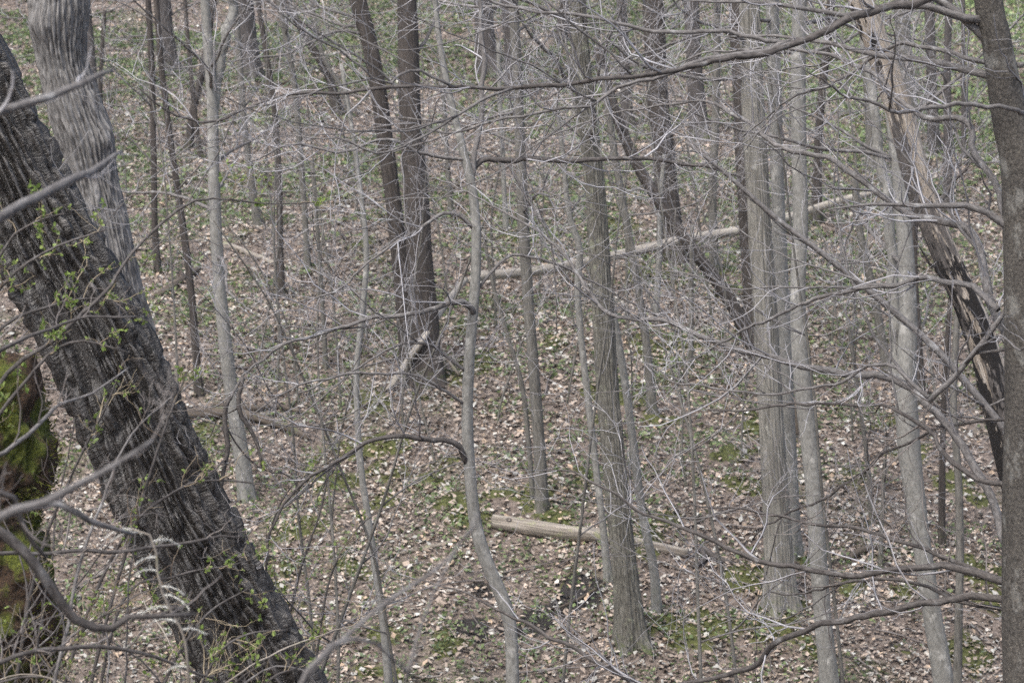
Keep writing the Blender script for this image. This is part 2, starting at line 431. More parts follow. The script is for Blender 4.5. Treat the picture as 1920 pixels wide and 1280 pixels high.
NL = 560000
x, y = scatter_xy(NL, 16.5, 64, lambda t: np.interp(t, [16, 30, 45, 64], [1, 1, .6, .35]))
m = spots_mask(x, y, MOSS_SPOTS); wt = spots_mask(x, y, WET_SPOTS)
cl = vn(x*.9+30, y*.9+30, seed=21)*.6 + vn(x*2.7+30, y*2.7+30, seed=22)*.4
keep = rng.uniform(0, 1, NL) < np.clip(1 - .40*sstep(.5, 1., m) - .45*sstep(.45, .95, wt), 0, 1)*(.6+.4*sstep(.3, .5, cl))
dz = (.07*m - .06*wt)[keep]; x, y = x[keep], y[keep]; n = len(x)
pal = np.array([(.35, .275, .235), (.29, .226, .19), (.42, .372, .34), (.51, .48, .455), (.35, .325, .305), (.20, .16, .138), (.38, .275, .205), (.10, .083, .073)])
pw = np.array([.25, .22, .12, .025, .14, .14, .05, .055]); pc = pal[rng.choice(len(pal), n, p=pw/pw.sum())]
# older, darker litter lies in drifts of its own
drift = vn(x*.5+9, y*.5+9, seed=31)
pc = pc*np.array([.955, 1.0, .97])*(.50+.50*drift+.45*vn(x*1.9+3, y*1.9+3, seed=33))[:, None]*rng.uniform(.75, 1.25, (n, 1))
size = np.clip(rng.lognormal(-3.12, .40, n), .018, .10)*np.interp(y, [20, 50, 80], [1, 1.1, 1.6])
nr = (y < 27) & (rng.uniform(0, 1, n) < .35)
def lit(k, simple):
    c = int(k.sum()); return leaves(x[k], y[k], gz(x[k], y[k])+dz[k]+.010+rng.uniform(0, .03, c), size[k], .38, rng.uniform(-.05, .22, c), pc[k], simple)
V, T, C = lit(nr, False); V2, T2, C2 = lit(~nr, True)
V, T, C = np.vstack([V, V2]), np.vstack([T, T2+len(V)]), np.vstack([C, C2])
link('leaf_litter', mk('leaf_litter', V, None, T, 'dead_leaf', colr=C, smooth=False), kind='stuff', label='fallen dry tan and grey leaves carpeting the slope')

# green ground cover: small spring plants in drifts
NG = 115000
x, y = scatter_xy(NG, 17, 68, lambda t: np.interp(t, [17, 30, 45, 68], [1, 1, 1, .8]))
m = spots_mask(x, y, MOSS_SPOTS)
cl = vn(x*.45+70, y*.45+70, seed=41)*.5 + vn(x*1.5+70, y*1.5+70, seed=42)*.5
ur = x/(y*.2035)                                        # -1..1 across the view
bias = .02 + .12*sstep(-.25, -.4, ur)*sstep(-.75, -.6, ur)*sstep(30, 27, y) + .015 + .115*sstep(25, 38, y) + .34*sstep(.30, .75, ur)*sstep(33, 45, y) + .05*sstep(-.2, -.8, ur)*sstep(27, 38, y)
p = np.clip(sstep(.52, .70, cl+bias)*.9 + .03*sstep(.3, .8, m) + .05, 0, 1)
keep = rng.uniform(0, 1, NG) < p; dz = np.repeat(.07*m[keep], 3); x, y = x[keep], y[keep]
x = np.repeat(x, 3) + rng.normal(0, .035, len(x)*3); y = np.repeat(y, 3) + rng.normal(0, .035, len(y)*3); n = len(x)
pal = np.array([(.13, .18, .072), (.165, .22, .088), (.10, .14, .06), (.21, .255, .11), (.145, .19, .105)])
pc = pal[rng.choice(5, n)]*rng.uniform(.8, 1.25, (n, 1))*(1+.5*np.repeat(sstep(.3, .75, ur[keep])*sstep(33, 45, y[::3]), 3))[:, None]
V, T, C = leaves(x, y, gz(x, y)+dz+rng.uniform(.02, .08, n), rng.uniform(.022, .052, n)*np.interp(y, [20, 30, 50, 95], [1.1, 1.5, 2.2, 2.6]), .5, rng.uniform(0, .2, n), pc, True)
link('ground_plants', mk('ground_plants', V, None, T, 'green_leaf', colr=C, smooth=False), kind='stuff', label='small green spring plants in drifts between the dead leaves')

# fallen twigs
n = 1500
x, y = scatter_xy(n, 18, 55, lambda t: np.interp(t, [18, 30, 55], [1, 1, .5]))
a = rng.uniform(0, 2*np.pi, n); L = rng.uniform(.2, 1.1, n); K = 6
P = np.zeros((n, K, 3)); cx, cy = x.copy(), y.copy()
for k in range(K):
    P[:, k] = np.stack([cx, cy, gz(cx, cy)+.035+.01*rng.uniform(0, 1, n)], -1)
    a = a + rng.normal(0, .18, n); cx = cx+np.cos(a)*L/K; cy = cy+np.sin(a)*L/K
r = rng.uniform(.004, .013, n)[:, None]*np.linspace(1, .5, K)[None]
V, Q = tubes_batch(P, r, 4)
link('fallen_twigs', mk('fallen_twigs', V, Q, mat='twig_brown'), kind='stuff', label='thin fallen twigs lying among the leaves')

# ------------------------------------------------------------------ trees
def furrow(kx, kz, depth, seed=0, edge=(.04, .34)):
    def f(TH, S, RR):
        X, Yv = np.cos(TH)*RR*kx+40, np.sin(TH)*RR*kx+40
        wz = vn(X*.4, Yv*.4, S*kz*.8, seed+9)*1.6
        n = vn(X+wz, Yv+wz, S*kz, seed); n2 = vn(X*2.1, Yv*2.1, S*kz*2.6, seed+1)
        h = sstep(edge[0], edge[1], np.abs(n-.5)*2)*.75 + .25*sstep(.05, .5, np.abs(n2-.5)*2)
        crack = sstep(.10, .02, np.abs(vn(X*.8, Yv*.8, S*14, seed+2)-.5))*.25
        fine = (vn(X*4, Yv*4, S*40, seed+3)-.5)*.22
        low = (vn(X*.12, Yv*.12, S*1.2, seed+4)-.5)*RR*.22
        return depth*(h - .6 - crack*h + fine) + low
    return f
def ridged(N, depth, kz=1.6, seed=0, low=.12, wd=.52, wp=1.0):
    """long furrows running up the trunk between broken plates"""
    def f(TH, S, RR):
        X, Yv = np.cos(TH)*3+40, np.sin(TH)*3+40
        ph = TH*N/(2*np.pi) + 1.5*wp*(vn(X*.7, Yv*.7, S*kz*.35, seed)-.5) + .8*wp*(vn(X*1.9, Yv*1.9, S*kz*1.2, seed+1)-.5)
        a = np.abs((ph % 1.0)-.5)*2                              # 0 on the ridge, 1 in the furrow
        wid = wd + .42*(vn(X*2.4, Yv*2.4, S*kz*2.6, seed+2)-.5)
        h = 1 - sstep(wid-.16, wid+.14, a)
        plate = vn(X*3.3, Yv*3.3, S*kz*4.2, seed+3)
        h = h*(.62+.62*plate)*(1-.45*sstep(.14, .02, np.abs(vn(X*1.6, Yv*1.6, S*kz*5, seed+4)-.5)))
        fine = (vn(X*8, Yv*8, S*11, seed+5)-.5)*.34
        return depth*(h-.55+fine) + (vn(X*.3, Yv*.3, S*1.1, seed+6)-.5)*RR*low
    return f
def lumpy(seed, amp=.10):
    def f(TH, S, RR):
        X, Yv = np.cos(TH), np.sin(TH)
        return RR*((vn(X*.9+5, Yv*.9+5, S*1.3, seed)-.5)*2*amp + (vn(X*2.2+5, Yv*2.2+5, S*5, seed+1)-.5)*amp*.8)
    return f

def trunk_axis(pts, Y=None, lean=0.0, ext=4.5, sink=.12, flare=.55):
    """pts top->bottom (u, v, width px). Returns axis rows (x,y,z,r) from the base upwards"""
    pts = [np.array(p, float) for p in pts]
    rooted = Y is None
    if rooted: Y = ground_hit(pts[-1][0], pts[-1][1])
    rows = []
    vb = pts[-1][1]
    for p in pts:
        yy = Y + lean*(vb-p[1])/1000.0
        q = at(p[0], p[1], yy); rows.append([*q, p[2]*.5*yy/F])
    rows = rows[::-1]
    if not rooted:                       # carry the foot on down to the ground
        a, c = np.array(rows[0]), np.array(rows[1]); d = (a-c)[:3]; d = d/np.linalg.norm(d); d[2] = min(d[2], -.55); d = d/np.linalg.norm(d)
        q = a.copy(); foot = []
        for _ in range(40):
            q = q.copy(); q[:3] += d*.35; d = norm(d*np.array([.93, .93, 1.0])); q[3] *= 1.012
            foot.append(q)
            if q[2] < gz(q[0], q[1]) - .05: break
        rows = [list(f) for f in foot[::-1]] + rows
    rows[0][2] = float(gz(rows[0][0], rows[0][1])) - sink if rooted else rows[0][2]
    if pts[0][1] <= 5:                   # goes on above the picture
        a, c = np.array(rows[-1]), np.array(rows[-2]); d = norm((a-c)[:3])
        for k in range(3):
            d = norm(d + np.array([0, 0, .25])); q = np.array(rows[-1]).copy(); q[:3] += d*ext/3; q[3] *= .86; rows.append(list(q))
    rows = np.array(rows)
    L = np.linalg.norm(np.diff(rows[:, :3], axis=0), axis=1).sum()
    A = catmull(rows, max(24, int(L/.11)))
    A[:, 3] = np.maximum(A[:, 3], .004)
    if flare:
        h = np.concatenate([[0], np.cumsum(np.linalg.norm(np.diff(A[:, :3], axis=0), axis=1))])
        A[:, 3] *= 1 + flare*np.exp(-h/(2.2*A[0, 3]+.08))
    return A

def add_trunk(root, A, mat, sides=24, disp=None, name='trunk'):
    if name == 'trunk' and sides >= 14:
        d0, p0, p1, nb = disp, rng.uniform(0, 6.28), rng.uniform(0, 6.28), int(rng.integers(3, 6))
        disp = lambda TH, S, RR: (d0(TH, S, RR) if d0 is not None else 0) + RR*np.exp(-S/(.5*RR+.10))*(.42*np.cos(nb*TH+p0)+.22*np.cos((nb-2)*TH+p1))
    V, Q, T, tc = tube(A[:, :3], A[:, 3], sides, disp)
    return link(name, mk(name, V, Q, T, mat, tc), root)

def add_branch(root, rows, mat='bark_branch', tw='twig', sides=8, step=.05, kink=.012, name='branch', **tk):
    """rows (x,y,z,r) from the trunk outwards"""
    rows = np.asarray(rows, float)
    L = np.linalg.norm(np.diff(rows[:, :3], axis=0), axis=1).sum()
    A = catmull(rows, max(10, int(L/step)))
    k = len(A); jit = rng.normal(0, kink, (k, 3)); jit = (jit + np.roll(jit, 1, 0) + np.roll(jit, -1, 0))/2; jit[:2] = 0
    A[:, :3] += jit; A[:, 3] = np.maximum(A[:, 3], .0012)
    V, Q, T, tc = tube(A[:, :3], A[:, 3], sides, lumpy(int(rng.integers(1e6)), .12))
    o = link(name, mk(name, V, Q, T, mat, tc), root)
    if tk.get('d1', 1) > 0: twigs_on2(A, o, tw, **tk)
    return A
def twigs_on2(A, o, tw, **tk):
    root = o.parent
    s = twigs_on(A[:, :3], A[:, 3], None, mat=tw, **tk); s.parent = o

def px_branch(pts, Y0, Y1):
    """pixel polyline (u, v, width) with depth running Y0 -> Y1 from trunk to tip"""
    n = len(pts); out = []
    for k, p in enumerate(pts):
        yy = Y0 + (Y1-Y0)*k/(n-1); out.append([*at(p[0], p[1], yy), p[2]*.5*yy/F])
    return out

def auto_branches(root, A, n, vlo, vhi, Lr=(1.2, 3.0), mat='bark_branch', tw='twig', az=None, elev=(-5, 45), droop=.02, rr=.34, **tk):
    """limbs leaving the trunk between picture rows vlo and vhi"""
    fwd = np.array([0, _cp, _sp]); upv = np.array([0, -_sp, _cp])
    vrow = 640 - F*(A[:, :3]@upv)/(A[:, :3]@fwd)
    ok = np.where((vrow > vlo) & (vrow < vhi))[0]
    if len(ok) == 0: return
    for _ in range(n):
        i = ok[rng.integers(len(ok))]; p = A[i, :3]; r = A[i, 3]
        a = rng.uniform(0, 2*np.pi) if az is None else R(rng.uniform(*az))
        e = R(rng.uniform(*elev)); L = rng.uniform(*Lr)
        d = np.array([math.cos(a)*math.cos(e), math.sin(a)*math.cos(e)*.75, math.sin(e)])
        rows = [[*p, min(r*rr, .022)]]; q = p.copy(); K = 7
        for k in range(1, K+1):
            d = norm(d + rng.normal(0, .13, 3) + np.array([0, 0, .06 if k > 3 else -droop]))
            q = q + d*L/K; rows.append([*q, max(min(r*rr, .022)*(1-.85*k/K), .0022)])
        add_branch(root, rows, mat, tw, sides=6, step=.12, **tk)

def tree(name, label, pts, mat, Y=None, sides=24, disp='lumpy', lean=0., flare=.35, group=None, cat='tree', auto=None, ext=4.5, amp=.07, wk=1.0):
    A = trunk_axis([(p[0], p[1], p[2]*wk) for p in pts], Y, lean, ext=ext, flare=flare)
    root = empty(name, A[0, :3], label=label, cat=cat, group=group)
    if disp == 'lumpy': disp = lumpy(int(rng.integers(1e6)), amp)
    add_trunk(root, A, mat, sides, disp)
    if auto: auto_branches(root, A, **auto)
    return root, A

# --- the big leaning trunk at the left
A = trunk_axis([(-150, -60, 178), (-104, 70, 180), (-22, 250, 182), (70, 430, 184), (183, 640, 186), (282, 860, 186), (345, 1000, 188), (430, 1160, 190), (492, 1285, 196)], Y=14.0, flare=.25, ext=3)
A = catmull(A, int(np.linalg.norm(np.diff(A[:, :3], axis=0), axis=1).sum()/.021))
root = empty('leaning_tree', A[0, :3], label='massive dark tree with deeply furrowed wet bark leaning to the left', cat='tree')
add_trunk(root, A, 'bark_furrowed_dark', 290, ridged(31, .075, 1.5, 5, wp=1.25))
auto_branches(root, A, 3, -400, -60, (1, 2), mat='bark_branch_dark', tw='twig_brown', d1=4)

# --- the pale furrowed trunk with burls behind it
A = trunk_axis([(112, -10, 108), (112, 60, 98), (118, 120, 88), (140, 200, 98), (160, 260, 96), (176, 330, 84), (196, 420, 88), (216, 520, 92), (240, 620, 96), (275, 740, 102), (318, 850, 106), (375, 1000, 108), (450, 1180, 110), (510, 1320, 112)], Y=17.0, flare=.3, ext=3)
A = catmull(A, int(np.linalg.norm(np.diff(A[:, :3], axis=0), axis=1).sum()/.022))
root = empty('tree', A[0, :3], label='pale grey tree with furrowed bark and knobbly burls behind the big leaning trunk', cat='tree')
f0 = ridged(34, .026, 3.2, 15, wd=.60, wp=1.2)
bl = [(at(213, 262, 16.85), .075, .10), (at(82, 45, 16.85), .05, .12), (at(155, 395, 16.8), .02, .08)]
V, Q, T, tc = tube(A[:, :3], A[:, 3], 190, f0)
for c0, amp, rad in bl:
    d = np.linalg.norm(V-c0, axis=1); ax = A[np.argmin(np.linalg.norm(A[:, :3]-c0, axis=1)), :3]
    V = V + norm(V-ax)*(amp*np.exp(-(d/rad)**2))[:, None]
link('trunk', mk('trunk', V, Q, T, 'bark_furrowed_grey', tc), root)

# --- individually traced trunks
AB = dict(mat='bark_branch', tw='twig')
def ab(n, vlo=-250, vhi=500, Lr=(1.2, 3.2), **k):
    d = dict(n=n, vlo=vlo, vhi=vhi, Lr=Lr, d1=3.2, L1=1.15, n2=2.8, L2=.5, n3=.9, L3=.22, rmin=.002, rcap=.008); d.update(k); return d

root, A = tree('sapling', 'pale smooth sapling forking in two high up, right of the big leaning trunk',
     [(384, -10, 20), (390, 90, 21), (398, 180, 24), (400, 300, 25), (407, 470, 26), (420, 620, 28), (436, 750, 30), (455, 870, 33), (466, 940, 36)], 'bark_pale', wk=0.88, auto=ab(7, -200, 600))
Yc = A[0, 1]
add_branch(root, px_branch([(401, 230, 20), (404, 160, 19), (418, 90, 18), (432, 20, 17), (440, -80, 14), (445, -300, 10)], Yc, Yc+.2), 'bark_pale', sides=14, d1=3, name='stem')

tree('tree', 'dark brown tree, slimmer leaning trunk of the close pair left of centre',
     [(668, -10, 38), (690, 70, 37), (708, 160, 36), (722, 260, 36), (738, 380, 37), (752, 500, 38), (764, 610, 42), (776, 705, 50)], 'bark_brown', wk=0.86, sides=40, auto=ab(5, -250, 250), flare=.2)
tree('tree', 'dark brown tree, thicker upright trunk of the close pair left of centre',
     [(764, -10, 42), (766, 130, 46), (772, 250, 48), (780, 360, 52), (788, 490, 57), (794, 600, 62), (799, 722, 72)], 'bark_brown', wk=0.86, sides=40, auto=ab(5, -250, 250), flare=.3)

rootG, AG = tree('sapling', 'slender pale sapling with a crooked, kinked stem standing near the picture middle',
     [(815, -10, 12), (826, 90, 13), (846, 190, 15), (868, 280, 19), (885, 350, 21), (893, 420, 22), (893, 510, 23), (886, 600, 24), (878, 700, 25), (876, 800, 26), (882, 900, 28), (893, 990, 31), (915, 1060, 33), (942, 1120, 33), (958, 1180, 31), (962, 1290, 32)],
     'bark_pale', wk=0.82, Y=14.5, sides=24, amp=.10, ext=3)
tree('tree', 'grey-brown straight tree rising just left of the centre log with a mossy foot',
     [(962, -10, 26), (970, 150, 27), (976, 300, 29), (982, 430, 30), (992, 580, 30), (1003, 720, 31), (1012, 850, 32), (1018, 968, 38)], 'bark_mid', wk=0.7, sides=28, auto=ab(7, -250, 420))
tree('sapling', 'thin sapling stem rising close beside the straight grey-brown tree left of the log',
     [(905, 430, 7), (926, 540, 9), (955, 640, 10), (980, 730, 11), (992, 840, 11), (1001, 945, 13)], 'bark_mid', wk=0.8, sides=12, auto=ab(4, 380, 600, (.6, 1.6)))
tree('tree', 'rough-barked grey tree in the centre standing over the fallen pale log',
     [(1082, -10, 36), (1090, 120, 38), (1104, 250, 40), (1116, 360, 43), (1124, 480, 44), (1131, 600, 46), (1138, 720, 47), (1150, 850, 49), (1162, 980, 52), (1175, 1110, 55), (1186, 1218, 66)],
     'bark_rough', wk=0.86, sides=120, disp=ridged(24, .014, 3.0, 33), auto=ab(7, -250, 330), flare=.35)
tree('sapling', 'pale slim sapling just right of the rough-barked centre tree',
     [(1100, 250, 12), (1125, 420, 15), (1147, 570, 17), (1168, 690, 18), (1186, 820, 19), (1204, 960, 20), (1226, 1070, 22), (1233, 1152, 27)], 'bark_pale', wk=0.8, sides=20, auto=ab(5, 200, 500, (.7, 2)))
tree('sapling', 'pale wavy sapling just left of the rough-barked centre tree, before the short log',
     [(1040, 180, 9), (1056, 290, 11), (1062, 360, 13), (1070, 415, 15), (1087, 465, 16), (1083, 540, 16), (1090, 640, 16), (1104, 760, 17), (1118, 880, 17), (1132, 1000, 18), (1142, 1095, 21)], 'bark_pale', wk=0.78, sides=20, auto=ab(6, 150, 480, (.7, 2)))
tree('sapling', 'dark stem with a mossy foot crossing the long fallen trunk, right of the centre tree',
     [(1128, 130, 14), (1148, 260, 15), (1166, 370, 16), (1182, 460, 17), (1199, 560, 17), (1214, 660, 18), (1226, 784, 24)], 'bark_mid', wk=0.85, sides=20, auto=ab(4, 50, 420, (.7, 2)))
tree('leaning_tree', 'dark dead trunk slanting down to the right behind the centre tree',
     [(1120, 90, 17), (1150, 200, 20), (1190, 300, 21), (1240, 385, 22), (1300, 470, 23), (1360, 550, 25), (1412, 648, 28)], 'bark_brown', Y=29.0, sides=24, flare=.1, auto=ab(3, 60, 400, (.6, 1.6)))
tree('tree', 'big dark tree with a mossy base where the long fallen trunk passes',
     [(1224, -10, 46), (1230, 130, 46), (1240, 250, 46), (1252, 370, 48), (1264, 495, 56)], 'bark_brown', wk=0.9, sides=36, auto=ab(5, -250, 250), flare=.3)
tree('sapling', 'thin whitish stem in front of the big dark mossy-based tree',
     [(1246, 290, 8), (1238, 380, 10), (1236, 480, 11), (1228, 592, 13)], 'bark_pale', sides=12, auto=ab(4, 250, 420, (.5, 1.4)))
tree('tree', 'slim grey tree with a mossy foot, first one right of the big dark mossy-based tree',
     [(1345, -10, 15), (1342, 200, 17), (1336, 400, 18), (1342, 515, 23)], 'bark_mid', wk=0.9, sides=20, auto=ab(5, -200, 300))
tree('tree', 'dark brown tree partly hidden behind the pale striped trunk on the right',
     [(1384, -10, 34), (1388, 120, 34), (1396, 280, 35), (1404, 420, 36), (1411, 540, 37), (1417, 625, 42)], 'bark_brown', sides=32, auto=ab(4, -250, 250))
tree('tree', 'thick pale tree with vertically striped bark on the right',
     [(1405, -10, 38), (1409, 120, 40), (1416, 260, 42), (1424, 400, 43), (1432, 540, 44), (1440, 680, 45), (1448, 820, 47), (1456, 960, 50), (1461, 1060, 53), (1466, 1150, 62)],
     'bark_striped', sides=120, disp=ridged(24, .010, .8, 43), auto=ab(5, -250, 200), flare=.25)
tree('tree', 'grey trunk tucked close behind the pale striped tree on its right side',
     [(1448, -10, 24), (1452, 150, 25), (1458, 350, 26), (1465, 520, 27), (1473, 700, 28), (1481, 880, 29), (1487, 1050, 34)], 'bark_pale', sides=28, auto=ab(4, -250, 250))
tree('tree', 'smooth grey tree first right of the pale striped tree',
     [(1500, -10, 27), (1497, 130, 28), (1498, 280, 29), (1501, 420, 30), (1496, 540, 31), (1500, 660, 32), (1512, 790, 33), (1526, 920, 33), (1534, 1040, 34), (1544, 1170, 35), (1556, 1290, 38)], 'bark_pale', wk=0.95, Y=21.5, sides=30, auto=ab(6, -250, 350))
root, A = tree('tree', 'smooth grey twin-stemmed tree left of the broken charred trunk',
     [(1668, 200, 26), (1684, 330, 32), (1696, 460, 36), (1702, 600, 40), (1698, 720, 46), (1703, 830, 52), (1716, 930, 46), (1732, 1040, 42), (1750, 1160, 43), (1770, 1290, 48)], 'bark_pale', wk=.84, Y=21.0, sides=30, auto=ab(5, 150, 500), amp=.1)
Yr = 21.05
add_branch(root, px_branch([(1696, 850, 22), (1686, 740, 23), (1682, 640, 22), (1676, 520, 21), (1666, 400, 20), (1648, 280, 19), (1630, 140, 18), (1616, 0, 16), (1608, -200, 13)], Yr, Yr+.5), 'bark_pale', sides=20, d1=2, name='stem')
tree('sapling', 'thin grey sapling between the twin-stemmed tree and the right edge trunk',
     [(1800, 540, 11), (1792, 640, 13), (1788, 760, 14), (1797, 900, 15), (1800, 1040, 16), (1797, 1160, 16), (1795, 1290, 18)], 'bark_mid', Y=20.5, sides=18, auto=ab(4, 480, 800, (.6, 1.6)))
tree('sapling', 'thin brown stem right of the twin-stemmed tree',
     [(1782, 560, 9), (1772, 700, 11), (1767, 850, 12), (1766, 1030, 15)], 'bark_brown', sides=14, auto=ab(3, 480, 800, (.5, 1.4)))

# broken, stripped and charred trunk
A = trunk_axis([(1605, -20, 42), (1628, 40, 46), (1658, 120, 50), (1690, 220, 54), (1718, 330, 55), (1748, 420, 56), (1786, 510, 57), (1826, 600, 58), (1858, 690, 57), (1880, 790, 56), (1905, 900, 56)], Y=17.5, flare=.1, ext=1.2)
root = empty('broken_tree', A[0, :3], label='dead leaning trunk stripped to tan wood with charred black patches', cat='tree')
add_trunk(root, catmull(A, 420), 'dead_wood', 72, furrow(14, 1.0, .016, 61, (.02, .6)))
auto_branches(root, A, 3, 250, 700, (.3, .9), mat='bark_branch_dark', tw='twig_dark', d1=3, L1=.3)

# --- the near trunk at the right edge with the long branches
YT = 11.0
rootT, AT = tree('tree', 'speckled brown tree at the right edge sending long bare branches across the view',
     [(1850, -20, 52), (1866, 60, 54), (1880, 140, 58), (1894, 220, 66), (1914, 300, 74), (1920, 400, 80), (1924, 560, 84), (1926, 760, 86), (1924, 960, 90), (1924, 1120, 92), (1928, 1290, 96)], 'bark_speckled', Y=YT, sides=64, amp=.05, ext=4)
add_branch(rootT, px_branch([(1908, 300, 40), (1928, 210, 38), (1950, 110, 36), (1965, 0, 34), (1980, -160, 30)], YT+.1, YT+.3), 'bark_speckled', sides=24, d1=3, name='stem')
TB = [  # (points from trunk outwards, Y start, Y end, bark, twig, density)
 ([(1882, 1086, 20), (1800, 1064, 17), (1700, 1070, 15), (1560, 1075, 13), (1430, 1050, 11), (1300, 998, 9), (1200, 958, 7), (1100, 900, 5), (1020, 882, 3)], 11, 12.2, 'bark_branch_dark', 'twig', 4.5),
 ([(1882, 1122, 18), (1760, 1124, 17), (1650, 1150, 16), (1550, 1166, 15), (1475, 1192, 14), (1420, 1242, 13), (1350, 1270, 11), (1250, 1284, 10), (1180, 1275, 10), (1090, 1226, 9), (1010, 1182, 8), (940, 1146, 6), (830, 1096, 4), (760, 1082, 3)], 11, 13.0, 'bark_branch_dark', 'twig', 4),
 ([(1884, 1015, 21), (1864, 940, 20), (1806, 838, 19), (1742, 758, 19), (1690, 720, 18), (1600, 698, 16), (1530, 690, 15), (1420, 664, 13), (1330, 640, 12), (1240, 600, 10), (1140, 585, 9), (1080, 510, 7), (1020, 440, 6), (900, 372, 4), (800, 330, 3)], 11, 13.2, 'bark_branch', 'twig', 5.5),
 ([(1742, 752, 14), (1800, 690, 13), (1862, 622, 12), (1888, 560, 10)], 11.2, 11.1, 'bark_branch', 'twig', 4),
 ([(1890, 640, 24), (1866, 585, 22), (1846, 520, 20), (1836, 466, 19), (1806, 430, 18), (1742, 414, 17), (1704, 402, 16), (1640, 356, 14), (1582, 312, 13), (1540, 296, 12), (1470, 275, 11), (1424, 252, 10), (1386, 212, 8), (1325, 186, 6), (1240, 205, 5), (1140, 215, 4), (1000, 270, 3)], 11, 13.0, 'bark_branch', 'twig', 6),
 ([(1870, 580, 15), (1832, 546, 14), (1780, 530, 13), (1720, 526, 12), (1600, 545, 10), (1480, 582, 8), (1400, 616, 7), (1330, 660, 5), (1240, 690, 3)], 11.1, 12.4, 'bark_branch', 'twig', 5),
 ([(1890, 420, 15), (1866, 350, 14), (1832, 285, 14), (1808, 226, 13), (1740, 218, 12), (1690, 190, 11), (1620, 130, 10), (1545, 100, 8), (1450, 92, 6), (1330, 100, 4), (1230, 130, 3)], 11, 12.6, 'bark_branch', 'twig', 6),
 ([(1838, -60, 24), (1760, -12, 21), (1690, 12, 20), (1620, 30, 19), (1550, 58, 18), (1482, 84, 16), (1430, 102, 14), (1350, 112, 13), (1280, 130, 12), (1200, 146, 11), (1080, 156, 10), (960, 166, 9), (850, 164, 8), (720, 166, 8), (620, 180, 7), (530, 182, 7), (440, 214, 6), (370, 231, 6), (310, 208, 5), (255, 160, 3)], 10.8, 9.6, 'bark_branch_dark', 'twig', 5),
 ([(1482, 78, 12), (1400, 98, 11), (1310, 118, 10), (1240, 140, 9), (1150, 172, 8), (1080, 205, 7), (960, 218, 6), (860, 250, 5), (760, 230, 4), (640, 270, 3)], 10.6, 10.2, 'bark_branch', 'twig', 6),
 ([(1480, 82, 11), (1420, 70, 10), (1340, 58, 9), (1250, 62, 9), (1180, 50, 8), (1060, 24, 7), (1000, 28, 6), (920, 0, 6), (860, -40, 4)], 10.6, 10.6, 'bark_branch', 'twig', 6),
 ([(850, 164, 7), (780, 130, 6), (720, 158, 5), (640, 100, 5), (570, 60, 4), (525, 20, 3)], 9.9, 9.4, 'bark_branch', 'twig', 5),
 ([(960, 166, 7), (900, 190, 7), (840, 230, 6), (780, 262, 5), (720, 280, 5), (620, 262, 4), (560, 255, 3)], 10.1, 9.7, 'bark_branch', 'twig', 6),
 ([(1884, 905, 13), (1820, 892, 12), (1772, 852, 11), (1740, 806, 10), (1680, 770, 8), (1600, 755, 7), (1490, 756, 6), (1400, 770, 5), (1330, 768, 3)], 11, 12, 'bark_branch_dark', 'twig_brown', 4),
 ([(1886, 1140, 11), (1800, 1120, 9), (1700, 1090, 8), (1600, 1095, 7), (1520, 1110, 5), (1440, 1110, 3)], 11, 12, 'bark_branch_dark', 'twig_brown', 4),
 ([(1884, 1085, 11), (1790, 1050, 10), (1680, 1010, 8), (1560, 985, 7), (1450, 965, 6), (1330, 950, 4), (1240, 925, 3)], 11, 12.4, 'bark_branch_dark', 'twig_brown', 4),
 ([(1740, 745, 9), (1660, 680, 8), (1570, 715, 7), (1470, 735, 6), (1370, 730, 5), (1280, 720, 4), (1210, 680, 3)], 11.3, 12.3, 'bark_branch', 'twig', 5),
 ([(1886, 780, 8), (1810, 790, 8), (1720, 820, 7), (1640, 870, 7), (1560, 925, 6), (1470, 960, 5), (1410, 1010, 4)], 11.1, 12.4, 'bark_branch_dark', 'twig_brown', 4),
 ([(1890, 120, 12), (1790, 105, 11), (1700, 80, 9), (1630, 110, 8), (1560, 160, 7), (1480, 190, 5), (1400, 260, 4)], 11, 12, 'bark_branch', 'twig', 6),
 ([(1895, 210, 10), (1800, 195, 10), (1700, 205, 9), (1610, 190, 7), (1560, 160, 5), (1500, 130, 3)], 10.6, 9.9, 'bark_branch', 'twig', 5),
]
def side_limbs(root, A, n, Lr=(.7, 1.7), tw='twig', dn=5):
    for _ in range(n):
        i = int(rng.integers(len(A)//6, len(A)-4)); t = norm(A[min(i+3, len(A)-1), :3]-A[i, :3]); pe = norm(np.cross(t, rng.normal(size=3))); pe[1] *= .6
        d = norm(t*rng.uniform(.5, .9) + pe*rng.uniform(.4, .9)); L = rng.uniform(*Lr); q = A[i, :3].copy(); r0 = min(max(A[i, 3]*.55, .0035), .008); rows = [[*q, r0]]
        cv = rng.normal(0, .10, 3)
        for k in range(7):
            d = norm(d + cv + rng.normal(0, .09, 3) + np.array([0, 0, .03])); q = q + d*L/7; rows.append([*q, max(r0*(1-.11*k), .0022)])
        add_branch(root, rows, 'bark_branch', tw, sides=6, step=.07, kink=.008, d1=dn*.8, L1=.6, n2=2.5, L2=.3, n3=.8, L3=.13)
for pts, y0, y1, bm, tm, dn in TB:
    pts = [(a_, b_, c_*.86) for a_, b_, c_ in pts]
    if pts[0][0] > 1876: pts = [(pts[0][0]+24, pts[0][1]+2, pts[0][2]*1.25)] + pts      # rooted inside the trunk
    AA = add_branch(rootT, px_branch(pts, y0, y1), bm, tm, sides=10, kink=.008, d1=dn*1.0, L1=.85, n2=3, L2=.40, n3=.9, L3=.17)
    side_limbs(rootT, AA, 2 if pts[0][1] < 780 else 1)
auto_branches(rootT, AT, 5, -200, 500, (.8, 2.0), mat='bark_branch', tw='twig', az=(120, 240), d1=7, L1=.5, n2=4, L2=.22)

